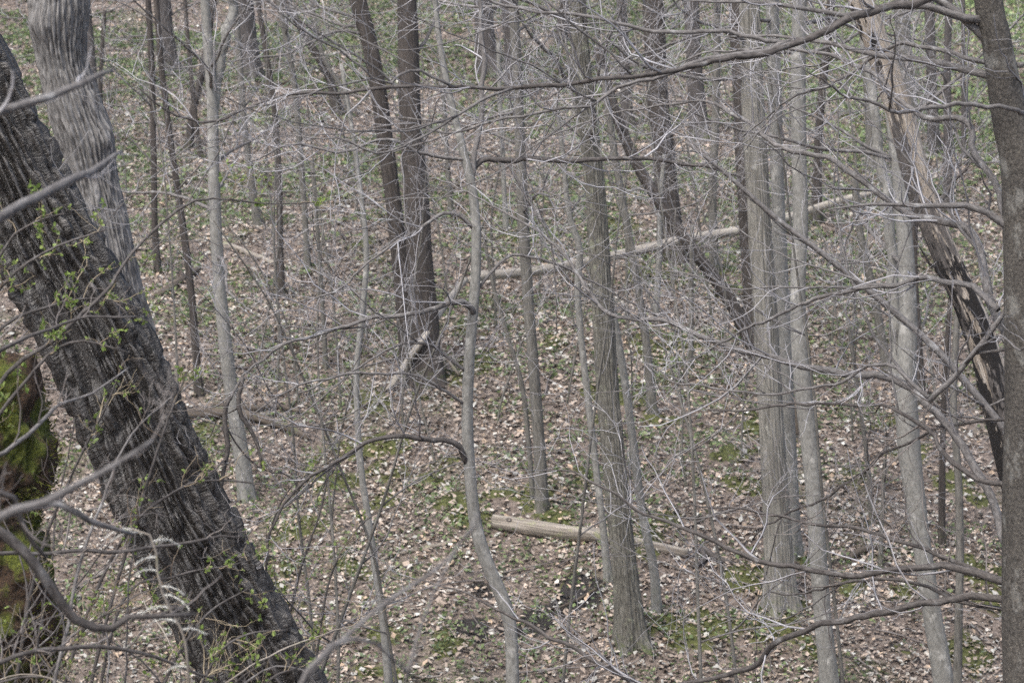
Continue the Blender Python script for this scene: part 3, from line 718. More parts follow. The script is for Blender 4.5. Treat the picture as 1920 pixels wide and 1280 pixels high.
# branches of the crooked pale sapling
for pts, y0, y1, bm, tm, dn in [
 ([(888, 592, 13), (880, 572, 12), (848, 567, 11), (790, 582, 9), (690, 598, 8), (600, 622, 7), (520, 655, 6), (455, 700, 5), (430, 745, 5)], 14.5, 14.0, 'bark_branch', 'twig', 6),
 ([(430, 745, 9), (416, 790, 10), (424, 850, 10), (408, 945, 5)], 14.0, 14.0, 'bark_branch_dark', 'twig_dark', 2),
 ([(455, 705, 8), (452, 760, 9), (470, 810, 8), (490, 872, 4)], 14.0, 14.0, 'bark_branch_dark', 'twig_dark', 2),
 ([(876, 872, 11), (866, 850, 12), (845, 832, 11), (800, 822, 10), (740, 818, 9), (690, 830, 8), (630, 865, 7), (560, 910, 6), (505, 990, 5), (496, 1060, 4)], 14.5, 14.0, 'bark_branch_dark', 'twig', 6),
 ([(882, 330, 13), (898, 304, 12), (960, 300, 11), (1040, 298, 10), (1160, 297, 8), (1270, 305, 6), (1380, 330, 4)], 14.5, 14.8, 'bark_branch_dark', 'twig', 6),
 ([(884, 345, 12), (898, 240, 10), (905, 130, 9), (900, 0, 8), (890, -150, 6)], 14.5, 14.7, 'bark_branch', 'twig', 5),
 ([(893, 430, 8), (840, 400, 7), (770, 440, 6), (700, 480, 5), (640, 540, 4), (560, 570, 3)], 14.5, 14.2, 'bark_branch', 'twig', 6),
 ([(878, 700, 7), (830, 660, 6), (800, 640, 6), (740, 650, 5), (650, 700, 4), (560, 740, 3)], 14.5, 14.2, 'bark_branch', 'twig', 6),
 ([(876, 760, 7), (820, 725, 6), (760, 700, 5), (680, 700, 5), (560, 720, 4), (470, 780, 3)], 14.5, 14.0, 'bark_branch', 'twig', 6),
 ([(884, 560, 6), (950, 480, 6), (1040, 500, 5), (1130, 540, 4), (1230, 590, 3)], 14.5, 14.8, 'bark_branch', 'twig', 4),
 ([(880, 300, 7), (800, 290, 7), (720, 260, 6), (640, 290, 5), (560, 270, 4), (470, 300, 3)], 14.5, 14.0, 'bark_branch', 'twig', 6)]:
    AA = add_branch(rootG, px_branch(pts, y0, y1), bm, tm, sides=9, kink=.008, d1=dn*1.0, L1=.9, n2=3, L2=.44, n3=.9, L3=.18)
    if tm == 'twig': side_limbs(rootG, AA, 1)

# a straight grey pole-like stem slanting through the right side
A = trunk_axis([(1285, 265, 6), (1360, 325, 8), (1450, 405, 10), (1550, 482, 11), (1650, 562, 13), (1750, 650, 14), (1812, 718, 15), (1880, 800, 16), (1960, 900, 18)], Y=14.5, flare=.1)
root = empty('leaning_sapling', A[0, :3], label='thin straight grey stem slanting diagonally across the right side', cat='sapling')
add_trunk(root, A, 'bark_branch', 12, lumpy(5, .06)); auto_branches(root, A, 6, 250, 800, (.5, 1.3), d1=5, L1=.4, n2=3, L2=.2)

# --- trunks further up the slope
FAR = [
 ('tree', 'broad far trunk at upper left, seen between two thin stems', [(306, -10, 30), (312, 60, 31), (322, 138, 38)], 'bark_far', None),
 ('tree', 'broad far purple-brown trunk right of the forked pale sapling', [(458, -10, 36), (465, 70, 36), (474, 150, 42)], 'bark_far', None),
 ('sapling', 'straight brown stem at upper left, standing left of the tilted brown stem', [(277, -10, 13), (284, 120, 14), (288, 280, 14), (290, 420, 15), (297, 512, 18)], 'bark_brown', None),
 ('sapling', 'tilted brown stem between the burled pale tree and the forked sapling', [(292, -10, 12), (304, 140, 13), (322, 280, 14), (342, 420, 15), (360, 560, 16), (374, 742, 20)], 'bark_brown', None),
 ('sapling', 'dark crooked stem leaning behind the forked pale sapling', [(402, -10, 15), (392, 60, 15), (376, 150, 16), (362, 210, 17), (352, 280, 19)], 'bark_brown', None),
 ('sapling', 'thin reddish stem left of the forked pale sapling', [(346, -10, 8), (352, 70, 9), (362, 180, 10), (378, 300, 12)], 'bark_brown', None),
 ('sapling', 'slender grey stem second to the right of the forked pale sapling', [(440, -10, 12), (448, 100, 13), (458, 230, 14), (470, 330, 15), (486, 428, 18)], 'bark_mid', None),
 ('sapling', 'brown slim stem with a dark foot mid-slope at left', [(482, -10, 11), (496, 80, 12), (514, 200, 13), (522, 320, 14), (525, 440, 15), (527, 558, 19)], 'bark_brown', None),
 ('sapling', 'grey slim stem right of the brown slim stem with a dark foot', [(522, -10, 14), (534, 60, 14), (552, 160, 13), (562, 270, 13), (570, 380, 13), (578, 505, 15)], 'bark_mid', None),
 ('leaning_tree', 'dark trunk leaning left with a broad split base far up the slope', [(532, -10, 15), (556, 40, 16), (592, 100, 17), (620, 155, 18), (636, 214, 28)], 'bark_brown', None),
 ('leaning_sapling', 'pale slim stem leaning against the dark split-based trunk', [(582, -10, 9), (594, 60, 9), (612, 120, 10), (640, 165, 11), (660, 222, 13)], 'bark_mid', None),
 ('sapling', 'faint thin grey stem left of the paired dark trunks', [(585, 300, 9), (594, 420, 9), (604, 560, 10), (612, 692, 12)], 'bark_mid', None),
 ('sapling', 'long thin pale sapling left of the paired dark trunks reaching the bottom edge', [(640, 120, 8), (658, 230, 10), (676, 360, 11), (687, 480, 12), (678, 600, 13), (668, 710, 13), (675, 860, 14), (690, 970, 15), (706, 1080, 16), (718, 1160, 17), (730, 1290, 19)], 'bark_pale', 20.5),
 ('tree', 'broad far trunk at top, left of the straight grey-brown tree', [(905, -10, 40), (910, 60, 40), (918, 140, 46)], 'bark_far', None),
 ('tree', 'far trunk at top directly behind the straight grey-brown tree', [(952, -10, 30), (958, 80, 31), (966, 190, 36)], 'bark_far', None),
 ('tree', 'purple-brown tree first right of the big dark mossy-based tree, far up the slope', [(1296, -10, 34), (1302, 120, 34), (1312, 260, 40)], 'bark_far', None),
 ('tree', 'grey-brown tree behind the long top branch, left of the big dark mossy-based tree', [(1165, -10, 22), (1170, 100, 23), (1178, 240, 27)], 'bark_far', None),
 ('tree', 'speckled grey trunk left of the broken charred trunk', [(1622, 20, 26), (1632, 180, 28), (1640, 320, 32)], 'bark_mid', None),
 ('tree', 'grey trunk behind the upper end of the broken charred trunk', [(1690, -10, 34), (1696, 90, 34), (1706, 230, 40)], 'bark_mid', None),
 ('tree', 'slim far trunk right of the broken charred trunk near the top', [(1742, -10, 22), (1746, 120, 23), (1752, 290, 27)], 'bark_far', None),
 ('sapling', 'thin dark stem between the broken charred trunk and the right edge tree', [(1806, -10, 9), (1806, 120, 10), (1808, 300, 12)], 'bark_far', None),
 ('tree', 'brown trunk between the smooth grey tree and the twin-stemmed tree', [(1560, -10, 18), (1548, 110, 18), (1536, 240, 19), (1530, 420, 24)], 'bark_brown', None),
 ('tree', 'shadowy trunk seen left behind the twin-stemmed tree', [(1600, 320, 15), (1612, 430, 16), (1640, 560, 18), (1668, 700, 22)], 'bark_mid', None),
 ('tree', 'dark thin trunk behind the lower charred trunk', [(1720, 360, 14), (1714, 480, 15), (1722, 640, 17), (1730, 760, 20)], 'bark_brown', None),
 ('sapling', 'thin crooked pale stem behind the left of the twin-stemmed tree, mid-slope', [(1590, 600, 8), (1612, 760, 9), (1628, 880, 10), (1636, 990, 12)], 'bark_mid', None),
 ('sapling', 'thin dark stem left of the pale striped tree above the mossy patch', [(1298, 420, 9), (1296, 520, 10), (1296, 610, 11), (1294, 700, 13)], 'bark_mid', None),
 ('sapling', 'faint thin stem in front of the far trunks at top centre', [(818, 10, 9), (828, 120, 9), (836, 260, 10), (846, 400, 12)], 'bark_mid', None),
 ('sapling', 'faint pale stem between the crooked sapling and the straight grey-brown tree', [(934, 80, 9), (938, 200, 9), (944, 330, 10), (950, 440, 12)], 'bark_pale', None),
 ('tree', 'grey stem at far upper left between burled tree and thin brown stem', [(160, -10, 20), (168, 80, 20), (176, 190, 24)], 'bark_far', None),
 ('sapling', 'thin stem rising beside the grey far upper left stem', [(196, 20, 9), (190, 120, 9), (186, 230, 11)], 'bark_brown', None),
 ('tree', 'slender trunk near the top right corner left of the right edge tree', [(1780, -10, 16), (1776, 140, 17), (1778, 400, 21)], 'bark_far', None),
 ('sapling', 'thin trunk mid-slope below the broken charred trunk, left of thin grey sapling', [(1660, 860, 8), (1654, 960, 9), (1650, 1070, 11)], 'bark_mid', None),
]
for nm, lb, pts, mat, Y in FAR:
    tree(nm, lb, pts, mat, Y=Y, wk=.86, sides=18, cat='tree' if nm.endswith('tree') else 'sapling', auto=ab(5, -200, max(330, pts[len(pts)//2][1]), (.9, 2.6), d1=4, n3=1.0))

# nameless stems still further back, which nothing tells apart
k = 0
GAPS = [(-1e9, 112, 'left of the burled pale tree'), (112, 285, 'between the burled pale tree and the thin brown stems'), (285, 390, 'between the thin brown stems and the forked pale sapling'),
        (390, 530, 'between the forked pale sapling and the leaning split trunk'), (530, 690, 'between the leaning split trunk and the paired dark trunks'), (690, 885, 'between the paired dark trunks and the crooked sapling'),
        (885, 1085, 'between the crooked sapling and the centre tree'), (1085, 1230, 'between the centre tree and the big dark mossy-based tree'), (1230, 1400, 'between the big dark tree and the striped tree'),
        (1400, 1500, 'behind the striped tree and the smooth grey tree'), (1500, 1640, 'between the smooth grey tree and the charred trunk'), (1640, 1860, 'between the charred trunk and the right edge tree'), (1860, 1e9, 'right of the right edge tree')]
while k < 40:
    Y = rng.uniform(46, 105); u = rng.uniform(5, 1850); wpx = rng.uniform(6, 22) if rng.uniform() < .7 else rng.uniform(22, 36)
    x0 = (u-960)/F*Y; z0 = gz(x0, Y); r0 = wpx*.5*Y/F; H = rng.uniform(9, 14)
    rows = []; dx, dy = rng.normal(0, .05, 2)
    for q in range(7):
        h = H*q/6; rows.append([x0+dx*h+rng.normal(0, .06), Y+dy*h, z0-.15+h, r0*(1-.08*q)])
    A = catmull(rows, 60); A[:, 3] *= 1+.4*np.exp(-np.linspace(0, H, 60)/.4)
    root = empty('background_tree', A[0, :3], label=('slim ' if wpx < 16 else 'stout ') + ['purple-brown', 'grey', 'dark brown', 'grey'][k % 4] + ' far trunk ' + [g_[2] for g_ in GAPS if g_[0] <= u < g_[1]][0], cat='tree', group='bare trunks far up the slope')
    add_trunk(root, A, ['bark_far', 'bark_mid', 'bark_brown', 'bark_mid'][k % 4], 10, lumpy(k, .06))
    auto_branches(root, A, 5, -400, 400, (1.2, 3.2), d1=3.5, L1=.9, n2=3.5, L2=.45, n3=1.0, L3=.25, tw='twig_brown', rmin=.002, rcap=.008)
    k += 1

# young understory stems, thin as fingers, all over the slope
UNDER = [(760, 820, 3.2, -.1, 'below the paired dark trunks, left of the crooked sapling'), (560, 760, 3.5, .05, 'right of the dark fallen limb'), (620, 1000, 2.8, .1, 'left of the long thin pale sapling low down'),
 (820, 880, 2.6, -.05, 'just left of the crooked sapling, mid-height'), (1060, 760, 3.0, .08, 'between the straight grey-brown tree and the wavy pale sapling'), (1290, 920, 3.0, -.1, 'midway between the centre tree and the pale striped tree'),
 (1390, 870, 3.4, .05, 'just left of the pale striped tree'), (1600, 830, 3.2, -.05, 'between the smooth grey tree and the twin-stemmed tree'), (1560, 650, 4, .0, 'behind and right of the smooth grey tree'),
 (1350, 720, 3.5, .1, 'left of the dark slanting trunk foot'), (480, 690, 3.6, .1, 'just right of the forked pale sapling'), (690, 640, 4, -.06, 'just left of the paired dark trunks'),
 (930, 800, 2.6, .1, 'between the crooked sapling and the straight grey-brown tree'), (250, 560, 4, .1, 'just right of the burled pale tree'), (1080, 620, 3.4, -.12, 'below the long fallen trunk, left of the centre tree'),
 (1180, 900, 2.4, .12, 'between the centre tree and the slim sapling beside it'), (1700, 620, 4, .1, 'behind the twin-stemmed tree'), (840, 560, 4, -.1, 'just right of the paired dark trunks'),
 (1460, 560, 4.4, .1, 'behind the pale striped tree'), (1010, 560, 4.2, .04, 'below the long fallen trunk, beside the straight grey-brown tree')]
for (u, v, h, ln, where) in UNDER:
    Y = ground_hit(u, v); b0 = at(u, v, Y); rows = []; q = b0.copy(); q[2] -= .08; d = np.array([ln, 0, 1.0])
    for s in range(8):
        rows.append([*q, .013*(1-.1*s)]); d = norm(d + rng.normal(0, .09, 3)); d[2] = abs(d[2]); q = q + d*h/7
    root = empty('understory_stem', b0, label='finger-thin young stem ' + where, cat='sapling', group='thin young stems on the leafy slope')
    A = catmull(rows, 30); add_trunk(root, A, 'bark_mid', 8, None); 
    t = twigs_on(A[:, :3], A[:, 3], None, d1=5, L1=.9, n2=3, L2=.4, n3=.9, L3=.18, mat='twig', t0=.25); t.parent = root; t.location = -np.array(root.location)

BRUSH = [(445, 1330, 15.5, 3.6, .10, 'low at left, right beside the leaning trunk'), (560, 1300, 17.0, 3.4, .05, 'low, between the leaning trunk and the long thin pale sapling'), (640, 1290, 18.5, 4.2, -.12, 'at the bottom, just left of the long thin pale sapling'),
 (800, 1300, 18.0, 4.0, -.15, 'at the bottom between the long thin pale sapling and the crooked sapling'), (1060, 1310, 17.5, 4.6, -.05, 'at the bottom left of the centre tree'), (1290, 1310, 17.0, 4.8, .05, 'at the bottom right of the centre tree'),
 (1420, 1300, 17.5, 5.0, -.10, 'at the bottom left of the pale striped tree'), (1640, 1310, 17.0, 5.0, -.08, 'at the bottom between the smooth grey tree and the twin-stemmed tree'), (330, 900, 24.5, 4.6, .12, 'behind the leaning trunk at mid-height'),
 (520, 700, 28.5, 5.2, .06, 'up the slope right of the forked pale sapling'), (640, 760, 27.5, 5.0, -.05, 'up the slope left of the paired dark trunks'), (930, 640, 30, 5.5, -.04, 'up the slope under the long fallen trunk'),
 (1180, 660, 29.5, 5.6, .06, 'up the slope right of the centre tree'), (1340, 620, 30.5, 5.6, -.05, 'up the slope by the slanting dark trunk'), (1600, 640, 30, 5.6, .0, 'up the slope by the twin-stemmed tree'), (1760, 700, 28, 5.4, -.1, 'up the slope behind the charred trunk')]
for (u, v, Yb, h, ln, where) in BRUSH:
    b0 = at(u, v, Yb); b0[2] = float(gz(b0[0], Yb)); rows = []; q = b0.copy(); q[2] -= .08; d = np.array([ln, 0, 1.0])
    hh = h + max(0., at(u, v, Yb)[2]-b0[2])
    for s_ in range(9):
        rows.append([*q, .016*(1-.085*s_)]); d = norm(d + rng.normal(0, .07, 3)); d[2] = abs(d[2]); q = q + d*hh/8
    root = empty('brushy_sapling', b0, label='wispy fine-twigged sapling ' + where, cat='sapling')
    A = catmull(rows, 40); add_trunk(root, A, 'bark_mid', 10, None)
    for k_ in range(5):
        i_ = int(rng.integers(12, 38)); a_ = rng.uniform(0, 2*np.pi); e_ = R(rng.uniform(5, 40)); L_ = rng.uniform(1.0, 2.2)
        dd = np.array([math.cos(a_)*math.cos(e_), math.sin(a_)*math.cos(e_)*.6, math.sin(e_)]); q = A[i_, :3].copy(); rr_ = [[*q, A[i_, 3]*.6]]
        for m_ in range(6):
            dd = norm(dd + rng.normal(0, .12, 3) + np.array([0, 0, .03 if m_ < 2 else -.08])); q = q + dd*L_/6; rr_.append([*q, max(A[i_, 3]*.6*(1-.15*m_), .0022)])
        add_branch(root, rr_, 'bark_branch', 'twig', sides=5, step=.15, d1=4, L1=.9, n2=3, L2=.45, n3=.8, L3=.2, rmin=.0019, rcap=.006)

# ------------------------------------------------------------------ fallen wood
def log(name, label, pts, mat, Ys=None, sides=16, cat='log', twigs=0, raise_=.6, amp=.08, group=None, hollow=False):
    rows = []
    for k, p in enumerate(pts):
        Y = ground_hit(p[0], p[1]) if Ys is None else Ys[k]
        q = at(p[0], p[1], Y); r = p[2]*.5*Y/F
        if Ys is None: q[2] = gz(q[0], q[1]) + r*raise_
        rows.append([*q, r])
    L = np.linalg.norm(np.diff(np.array(rows)[:, :3], axis=0), axis=1).sum()
    A = catmull(rows, max(12, int(L/.06)))
    if Ys is None: A[:, 2] = np.maximum(A[:, 2], gz(A[:, 0], A[:, 1]) + A[:, 3]*raise_*.7)
    if hollow:
        e = A[0].copy(); d = norm(A[1, :3]-A[0, :3]); ins = []
        for dd, rr in ((.18, .45), (.03, .62), (0, .9)):
            q = e.copy(); q[:3] += d*dd; q[3] *= rr; ins.append(q)
        A = np.vstack([ins, A])
    root = empty(name, A[0, :3], label=label, cat=cat, group=group)
    V, Q, T, tc = tube(A[:, :3], A[:, 3], sides, lumpy(int(rng.integers(1e6)), amp))
    o = link('trunk' if cat == 'log' else 'stem', mk(name, V, Q, T, mat, tc), root)
    if twigs:
        t = twigs_on(A[:, :3], A[:, 3], None, d1=twigs, L1=.5, n2=1.5, L2=.2, n3=.5, mat='twig_brown'); t.parent = o
    return root, A
rootL, AL = log('fallen_log', 'short pale barkless log with a knot lying on leaves left of the centre tree', [(926, 994, 30), (990, 1004, 30), (1060, 1014, 28), (1130, 1022, 26), (1200, 1032, 22), (1290, 1046, 17)], 'log_wood', sides=48, hollow=True, amp=.14, raise_=1.1)
i0 = int(np.argmin(np.abs(AL[:, 0] - at(962, 995, AL[5, 1])[0])))
c0 = AL[i0, :3]; dx = norm(AL[i0+2, :3]-c0); vw = norm(-c0); nn = norm(vw - dx*np.dot(vw, dx)); up = np.cross(dx, nn); up = up if up[2] > 0 else -up
c1 = c0 + norm(nn*.8+up*.5)*AL[i0, 3]*1.02; n1_ = norm(nn*.8+up*.5); u1 = norm(np.cross(n1_, dx)); th = np.linspace(0, 2*np.pi, 14, endpoint=False)
ring = lambda a, b_, d: c1 + np.cos(th)[:, None]*dx*a + np.sin(th)[:, None]*u1*b_ + n1_*d
KV = np.vstack([ring(.035, .020, -.01), ring(.030, .016, .012), ring(.020, .010, .004), [c1-n1_*.012]])
a_ = np.arange(14); b_ = (a_+1) % 14
KQ = np.vstack([np.stack([a_+14*q, b_+14*q, b_+14*(q+1), a_+14*(q+1)], 1) for q in range(2)]); KT = np.stack([a_+28, b_+28, np.full(14, 42)], 1)
link('knot', mk('knot', KV, KQ, KT, 'twig_dark'), rootL)
root, A = log('fallen_tree', 'long pale fallen trunk hanging across the middle behind the centre tree', [(880, 528, 16), (905, 518, 18), (1000, 509, 19), (1100, 491, 19), (1200, 469, 19), (1300, 446, 18), (1395, 430, 17), (1500, 400, 16), (1580, 375, 14), (1650, 358, 10)], 'log_pale',
    Ys=[30.5, 30.6, 31, 31.5, 32, 32.4, 32.8, 33.2, 33.4, 33.6], sides=24, twigs=.6)
log('broken_pole', 'pale broken pole propped against the foot of the paired dark trunks', [(724, 738, 13), (760, 684, 14), (800, 625, 14), (836, 570, 13), (872, 524, 11)], 'log_pale', Ys=[ground_hit(724, 738)-.02, 28.0, 28.05, 29.0, 30.3], sides=16)
log('fallen_branch', 'pale fallen branch lying mid-slope right of the forked pale sapling', [(420, 462, 12), (470, 480, 11), (520, 500, 10), (568, 514, 7)], 'log_wood', twigs=1.5)
log('fallen_branch', 'dark mossy fallen branch behind the burled pale tree', [(292, 560, 14), (330, 538, 15), (372, 508, 13)], 'log_dark')
log('fallen_log', 'dark fallen limb lying left of the forked sapling foot', [(330, 792, 20), (400, 786, 20), (470, 790, 18), (540, 812, 15), (580, 828, 9)], 'log_dark', twigs=1, raise_=1.2, amp=.2)
log('fallen_branch', 'dark thin fallen limb crossing right of the forked sapling', [(400, 770, 13), (470, 775, 12), (520, 770, 9), (570, 778, 6)], 'log_dark', twigs=1, raise_=1.6)
log('fallen_log', 'dark far log lying high on the slope behind the left saplings', [(420, 172, 8), (500, 164, 10), (600, 152, 10), (700, 146, 8)], 'log_dark')
log('fallen_log', 'dark far log lying at the top behind the paired trunks', [(790, 118, 8), (850, 112, 10), (900, 108, 9)], 'log_dark')
log('fallen_branch', 'short curved dark stick on the leaves left of the crooked sapling', [(690, 968, 7), (712, 962, 8), (722, 945, 8), (742, 934, 5)], 'log_dark')
log('fallen_branch', 'brown fallen branch on the leaves just left of the short pale log', [(715, 1052, 7), (770, 1036, 8), (830, 1022, 8), (880, 1006, 6)], 'log_wood', twigs=1)
log('fallen_branch', 'grey branch bridging the wet dark rill below the short log', [(1040, 1150, 5), (1085, 1128, 6), (1115, 1110, 6), (1140, 1090, 4)], 'log_dark', raise_=1.2)
log('fallen_branch', 'curved root-like branch at the foot of the rough-barked centre tree', [(1095, 1215, 7), (1115, 1200, 8), (1145, 1198, 7), (1170, 1212, 6)], 'log_dark', raise_=1.0)
log('fallen_branch', 'black twisted broken branch left of the pale striped tree', [(1300, 1072, 9), (1320, 1058, 11), (1316, 1032, 9), (1340, 1052, 12), (1380, 1070, 9)], 'bark_branch_dark', raise_=1.4, twigs=1.5)
log('fallen_branch', 'dark forked broken roots lying between the smooth grey trees', [(1585, 1058, 10), (1610, 1046, 14), (1640, 1036, 12), (1675, 1030, 8)], 'log_dark', raise_=1.3, twigs=2)
log('fallen_branch', 'pale stick lying beside the twin-stemmed tree foot', [(1640, 1040, 5), (1680, 1058, 7), (1720, 1082, 6)], 'log_wood')
log('fallen_branch', 'pale thin stick below the short log, right of the centre tree', [(1232, 1170, 5), (1290, 1168, 6), (1360, 1176, 5)], 'log_wood')
log('fallen_branch', 'whitish forked stick leaning at the right foot of the paired trunks', [(800, 632, 6), (830, 664, 7), (862, 705, 6)], 'log_wood', Ys=[28.4, 28.3, 28.25], twigs=1)
log('fallen_branch', 'far pale branch lying right of the big dark mossy-based tree', [(1440, 470, 5), (1500, 468, 6), (1560, 478, 5)], 'log_wood')
# short brown snag
log('snag', 'short brown rotten snag between the striped tree and the smooth grey tree', [(1493, 815, 20), (1490, 785, 20), (1484, 758, 12)], 'log_dark', Ys=[ground_hit(1493, 820)]*3, cat='stump', amp=.2)

# ------------------------------------------------------------------ mossy broken stump at the left edge
YS = 12.0
prof = [(-60, 1700, 300), (-30, 1400, 260), (-15, 1250, 250), (-5, 1100, 222), (-10, 1000, 205), (-15, 920, 190), (0, 860, 188), (-5, 790, 180), (-10, 735, 172), (-25, 700, 130), (-35, 672, 70), (-38, 662, 20)]
rows = np.array([[*at(u, v, YS), wd*.5*YS/F] for u, v, wd in prof])
A = catmull(rows, 260); A[:, 3] = np.maximum(A[:, 3], .01)
def mossy(TH, S, RR):
    X, Yv = np.cos(TH)*RR, np.sin(TH)*RR
    return (vn(X*5+9, Yv*5+9, S*4, 81)-.5)*.16 + (vn(X*14+9, Yv*14+9, S*12, 82)-.5)*.07 + (vn(X*45+9, Yv*45+9, S*42, 83)-.5)*.03
V, Q, T, tc = tube(A[:, :3], A[:, 3], 120, mossy)
root = empty('tree_stump', A[0, :3], label='mossy rotten stump covered in bright green moss at the left edge', cat='stump')
link('stump', mk('stump', V, Q, T, 'moss_mat', tc), root)
# moss tufts: fine upstanding shoots
nrm = norm(V[:-2].reshape(260, 120, 3) - A[:, None, :3]).reshape(-1, 3)
sel = rng.integers(0, len(nrm), 16000); keep = (vn(V[sel, 0]*4+20, V[sel, 1]*4+20, V[sel, 2]*4+20, 85) > .58); sel = sel[keep]
base = V[sel] + rng.normal(0, .012, (len(sel), 3)); d = norm(nrm[sel]*.7 + rng.normal(0, .45, (len(sel), 3)) + [0, 0, .4])
side = norm(np.cross(d, rng.normal(size=d.shape)))*.006; Lm = rng.uniform(.015, .05, (len(sel), 1))
MV = np.stack([base-side, base+side, base+d*Lm], 1).reshape(-1, 3); MT = np.arange(len(sel)*3).reshape(-1, 3)
mcol = np.repeat(np.array([(.08, .09, .015), (.15, .155, .026), (.045, .05, .01)])[rng.integers(0, 3, len(sel))], 3, 0)
link('moss', mk('moss', MV, None, MT, 'green_leaf', colr=mcol, smooth=False), root, kind='stuff')

# ------------------------------------------------------------------ near branches reaching in at the left edge
def rooted_cane(root, pts, Y0, Y1, mat, tw, name='branch', sides=8, **tk):
    return add_branch(root, px_branch(pts, Y0, Y1), mat, tw, sides=sides, name=name, **tk)
YL = 5.2
A = trunk_axis([(-330, -20, 60), (-310, 400, 66), (-300, 800, 70), (-300, 1290, 80)], Y=YL, flare=.2, ext=2)
root = empty('sapling', A[0, :3], label='blurred pale snapped branches poking in at the left edge close by', cat='sapling')
add_trunk(root, A, 'bark_branch', 20, lumpy(3, .08))
rooted_cane(root, [(-305, 345, 26), (-120, 262, 21), (0, 208, 18), (100, 176, 15), (170, 148, 11), (214, 130, 5)], YL, 5.6, 'bark_branch', 'twig', kink=.003, d1=1.2, L1=.15, n2=1, L2=.08)
rooted_cane(root, [(-300, 560, 27), (-120, 470, 23), (0, 406, 20), (80, 366, 18), (150, 330, 16), (190, 305, 12), (228, 280, 6)], YL, 6.0, 'bark_branch', 'twig', kink=.003, d1=1.5, L1=.18, n2=1, L2=.08)

YB = 6.0
root = empty('bare_shrub', (-1.9, YB, float(gz(-1.9, YB))), label='tangled grey shrub limbs filling the lower left corner', cat='shrub')
for pts, y0, y1, bm, dn in [
  ([(-260, 1500, 34), (-160, 1150, 32), (-60, 985, 30), (0, 1000, 28), (50, 1050, 27), (100, 1110, 26), (140, 1165, 24), (192, 1188, 20), (240, 1162, 16), (300, 1154, 13), (362, 1153, 9)], 6.0, 6.2, 'bark_branch_dark', 2.5),
  ([(-250, 1500, 30), (-150, 1100, 26), (-40, 985, 22), (40, 955, 19), (120, 948, 17), (165, 970, 16), (210, 985, 13), (250, 1000, 9)], 6.2, 6.6, 'bark_branch', 3),
  ([(-240, 1480, 26), (-100, 1080, 24), (0, 970, 22), (80, 945, 20), (150, 915, 17), (220, 880, 13), (285, 828, 7)], 4.2, 4.4, 'bark_branch', 2),
  ([(-180, 1300, 20), (-60, 960, 18), (20, 930, 16), (50, 1000, 14), (90, 1050, 10)], 5.5, 5.6, 'bark_branch_dark', 3),
  ([(-200, 1100, 14), (-60, 1040, 12), (60, 1036, 10), (180, 1036, 10), (280, 1030, 9), (380, 1018, 7), (462, 1002, 4)], 8.0, 8.6, 'bark_branch_dark', 4),
  ([(-200, 1230, 14), (-40, 1250, 12), (80, 1215, 11), (200, 1210, 10), (300, 1230, 8), (400, 1270, 6)], 7.5, 8.0, 'bark_branch_dark', 4),
  ([(-200, 1000, 14), (-60, 880, 12), (30, 830, 11), (90, 770, 9), (160, 740, 6), (240, 690, 3)], 7.5, 8.2, 'bark_branch', 4),
  ([(-200, 820, 14), (-60, 700, 12), (0, 655, 11), (60, 620, 9), (130, 600, 7), (260, 590, 4)], 8, 8.6, 'bark_branch_dark', 4),
  ([(60, 1500, 10), (100, 1300, 9), (140, 1120, 8), (180, 960, 7), (240, 820, 5), (330, 740, 3)], 8, 8.6, 'bark_branch', 4)]:
    pts = [(a_, b_, c_*.78) for a_, b_, c_ in pts]
    add_branch(root, px_branch(pts, y0, y1), bm, 'twig_brown', sides=10, kink=.006, d1=dn*1.8, L1=.34, n2=2.5, L2=.15, n3=1, L3=.07, rcap=.004)
root = empty('bramble', (-1.2, 8.6, float(gz(-1.2, 8.6))), label='straw and dark thin bramble canes in the lower left in front of the leaning trunk', cat='shrub')
for k in range(44):
    u = rng.uniform(-160, 470); Y = rng.uniform(7.0, 10.5); v = 1480.0
    h = rng.uniform(260, 640)*(1.0 if u < 300 else .6); a = R(rng.uniform(50, 130)); bend = R(rng.normal(0, 26))
    pts = [(u, v, 6)]; n = 8
    for q in range(n):
        a += bend*rng.uniform(.2, 1.4) + R(rng.normal(0, 9)); u += math.cos(a)*h/n*1.25; v -= math.sin(a)*h/n*1.25; pts.append((u, v, 6-4*q/n))
    add_branch(root, px_branch(pts, Y, Y+rng.uniform(-.8, .8)), ['bark_branch_dark', 'bark_branch', 'bark_branch_dark', 'log_wood'][k % 4], ['twig_brown', 'twig_dark', 'twig_brown', 'cane'][k % 4], sides=5, kink=.006, name='stem', d1=3, L1=.3, n2=2, L2=.15, n3=.6, rcap=.003)
root = empty('bare_shrub', (-.4, 4.0, float(gz(-.4, 4.0))), label='blurred thin near twigs crossing the bottom centre-left', cat='shrub')
for pts, y0, y1 in [([(480, 1500, 14), (560, 1290, 12), (650, 1185, 10), (740, 1120, 8), (830, 1056, 6), (900, 960, 3)], 4.2, 4.6), ([(480, 1500, 14), (580, 1250, 11), (670, 1190, 9), (730, 1225, 7), (790, 1290, 5)], 4.2, 4.5),
                    ([(700, 1500, 9), (760, 1280, 8), (800, 1150, 6), (850, 1040, 4), (900, 980, 3)], 4.6, 4.8)]:
    add_branch(root, px_branch(pts, y0, y1), 'bark_branch', 'twig_brown', sides=7, kink=.003, d1=3, L1=.16, n2=1.5, L2=.07, n3=.5, rcap=.002)

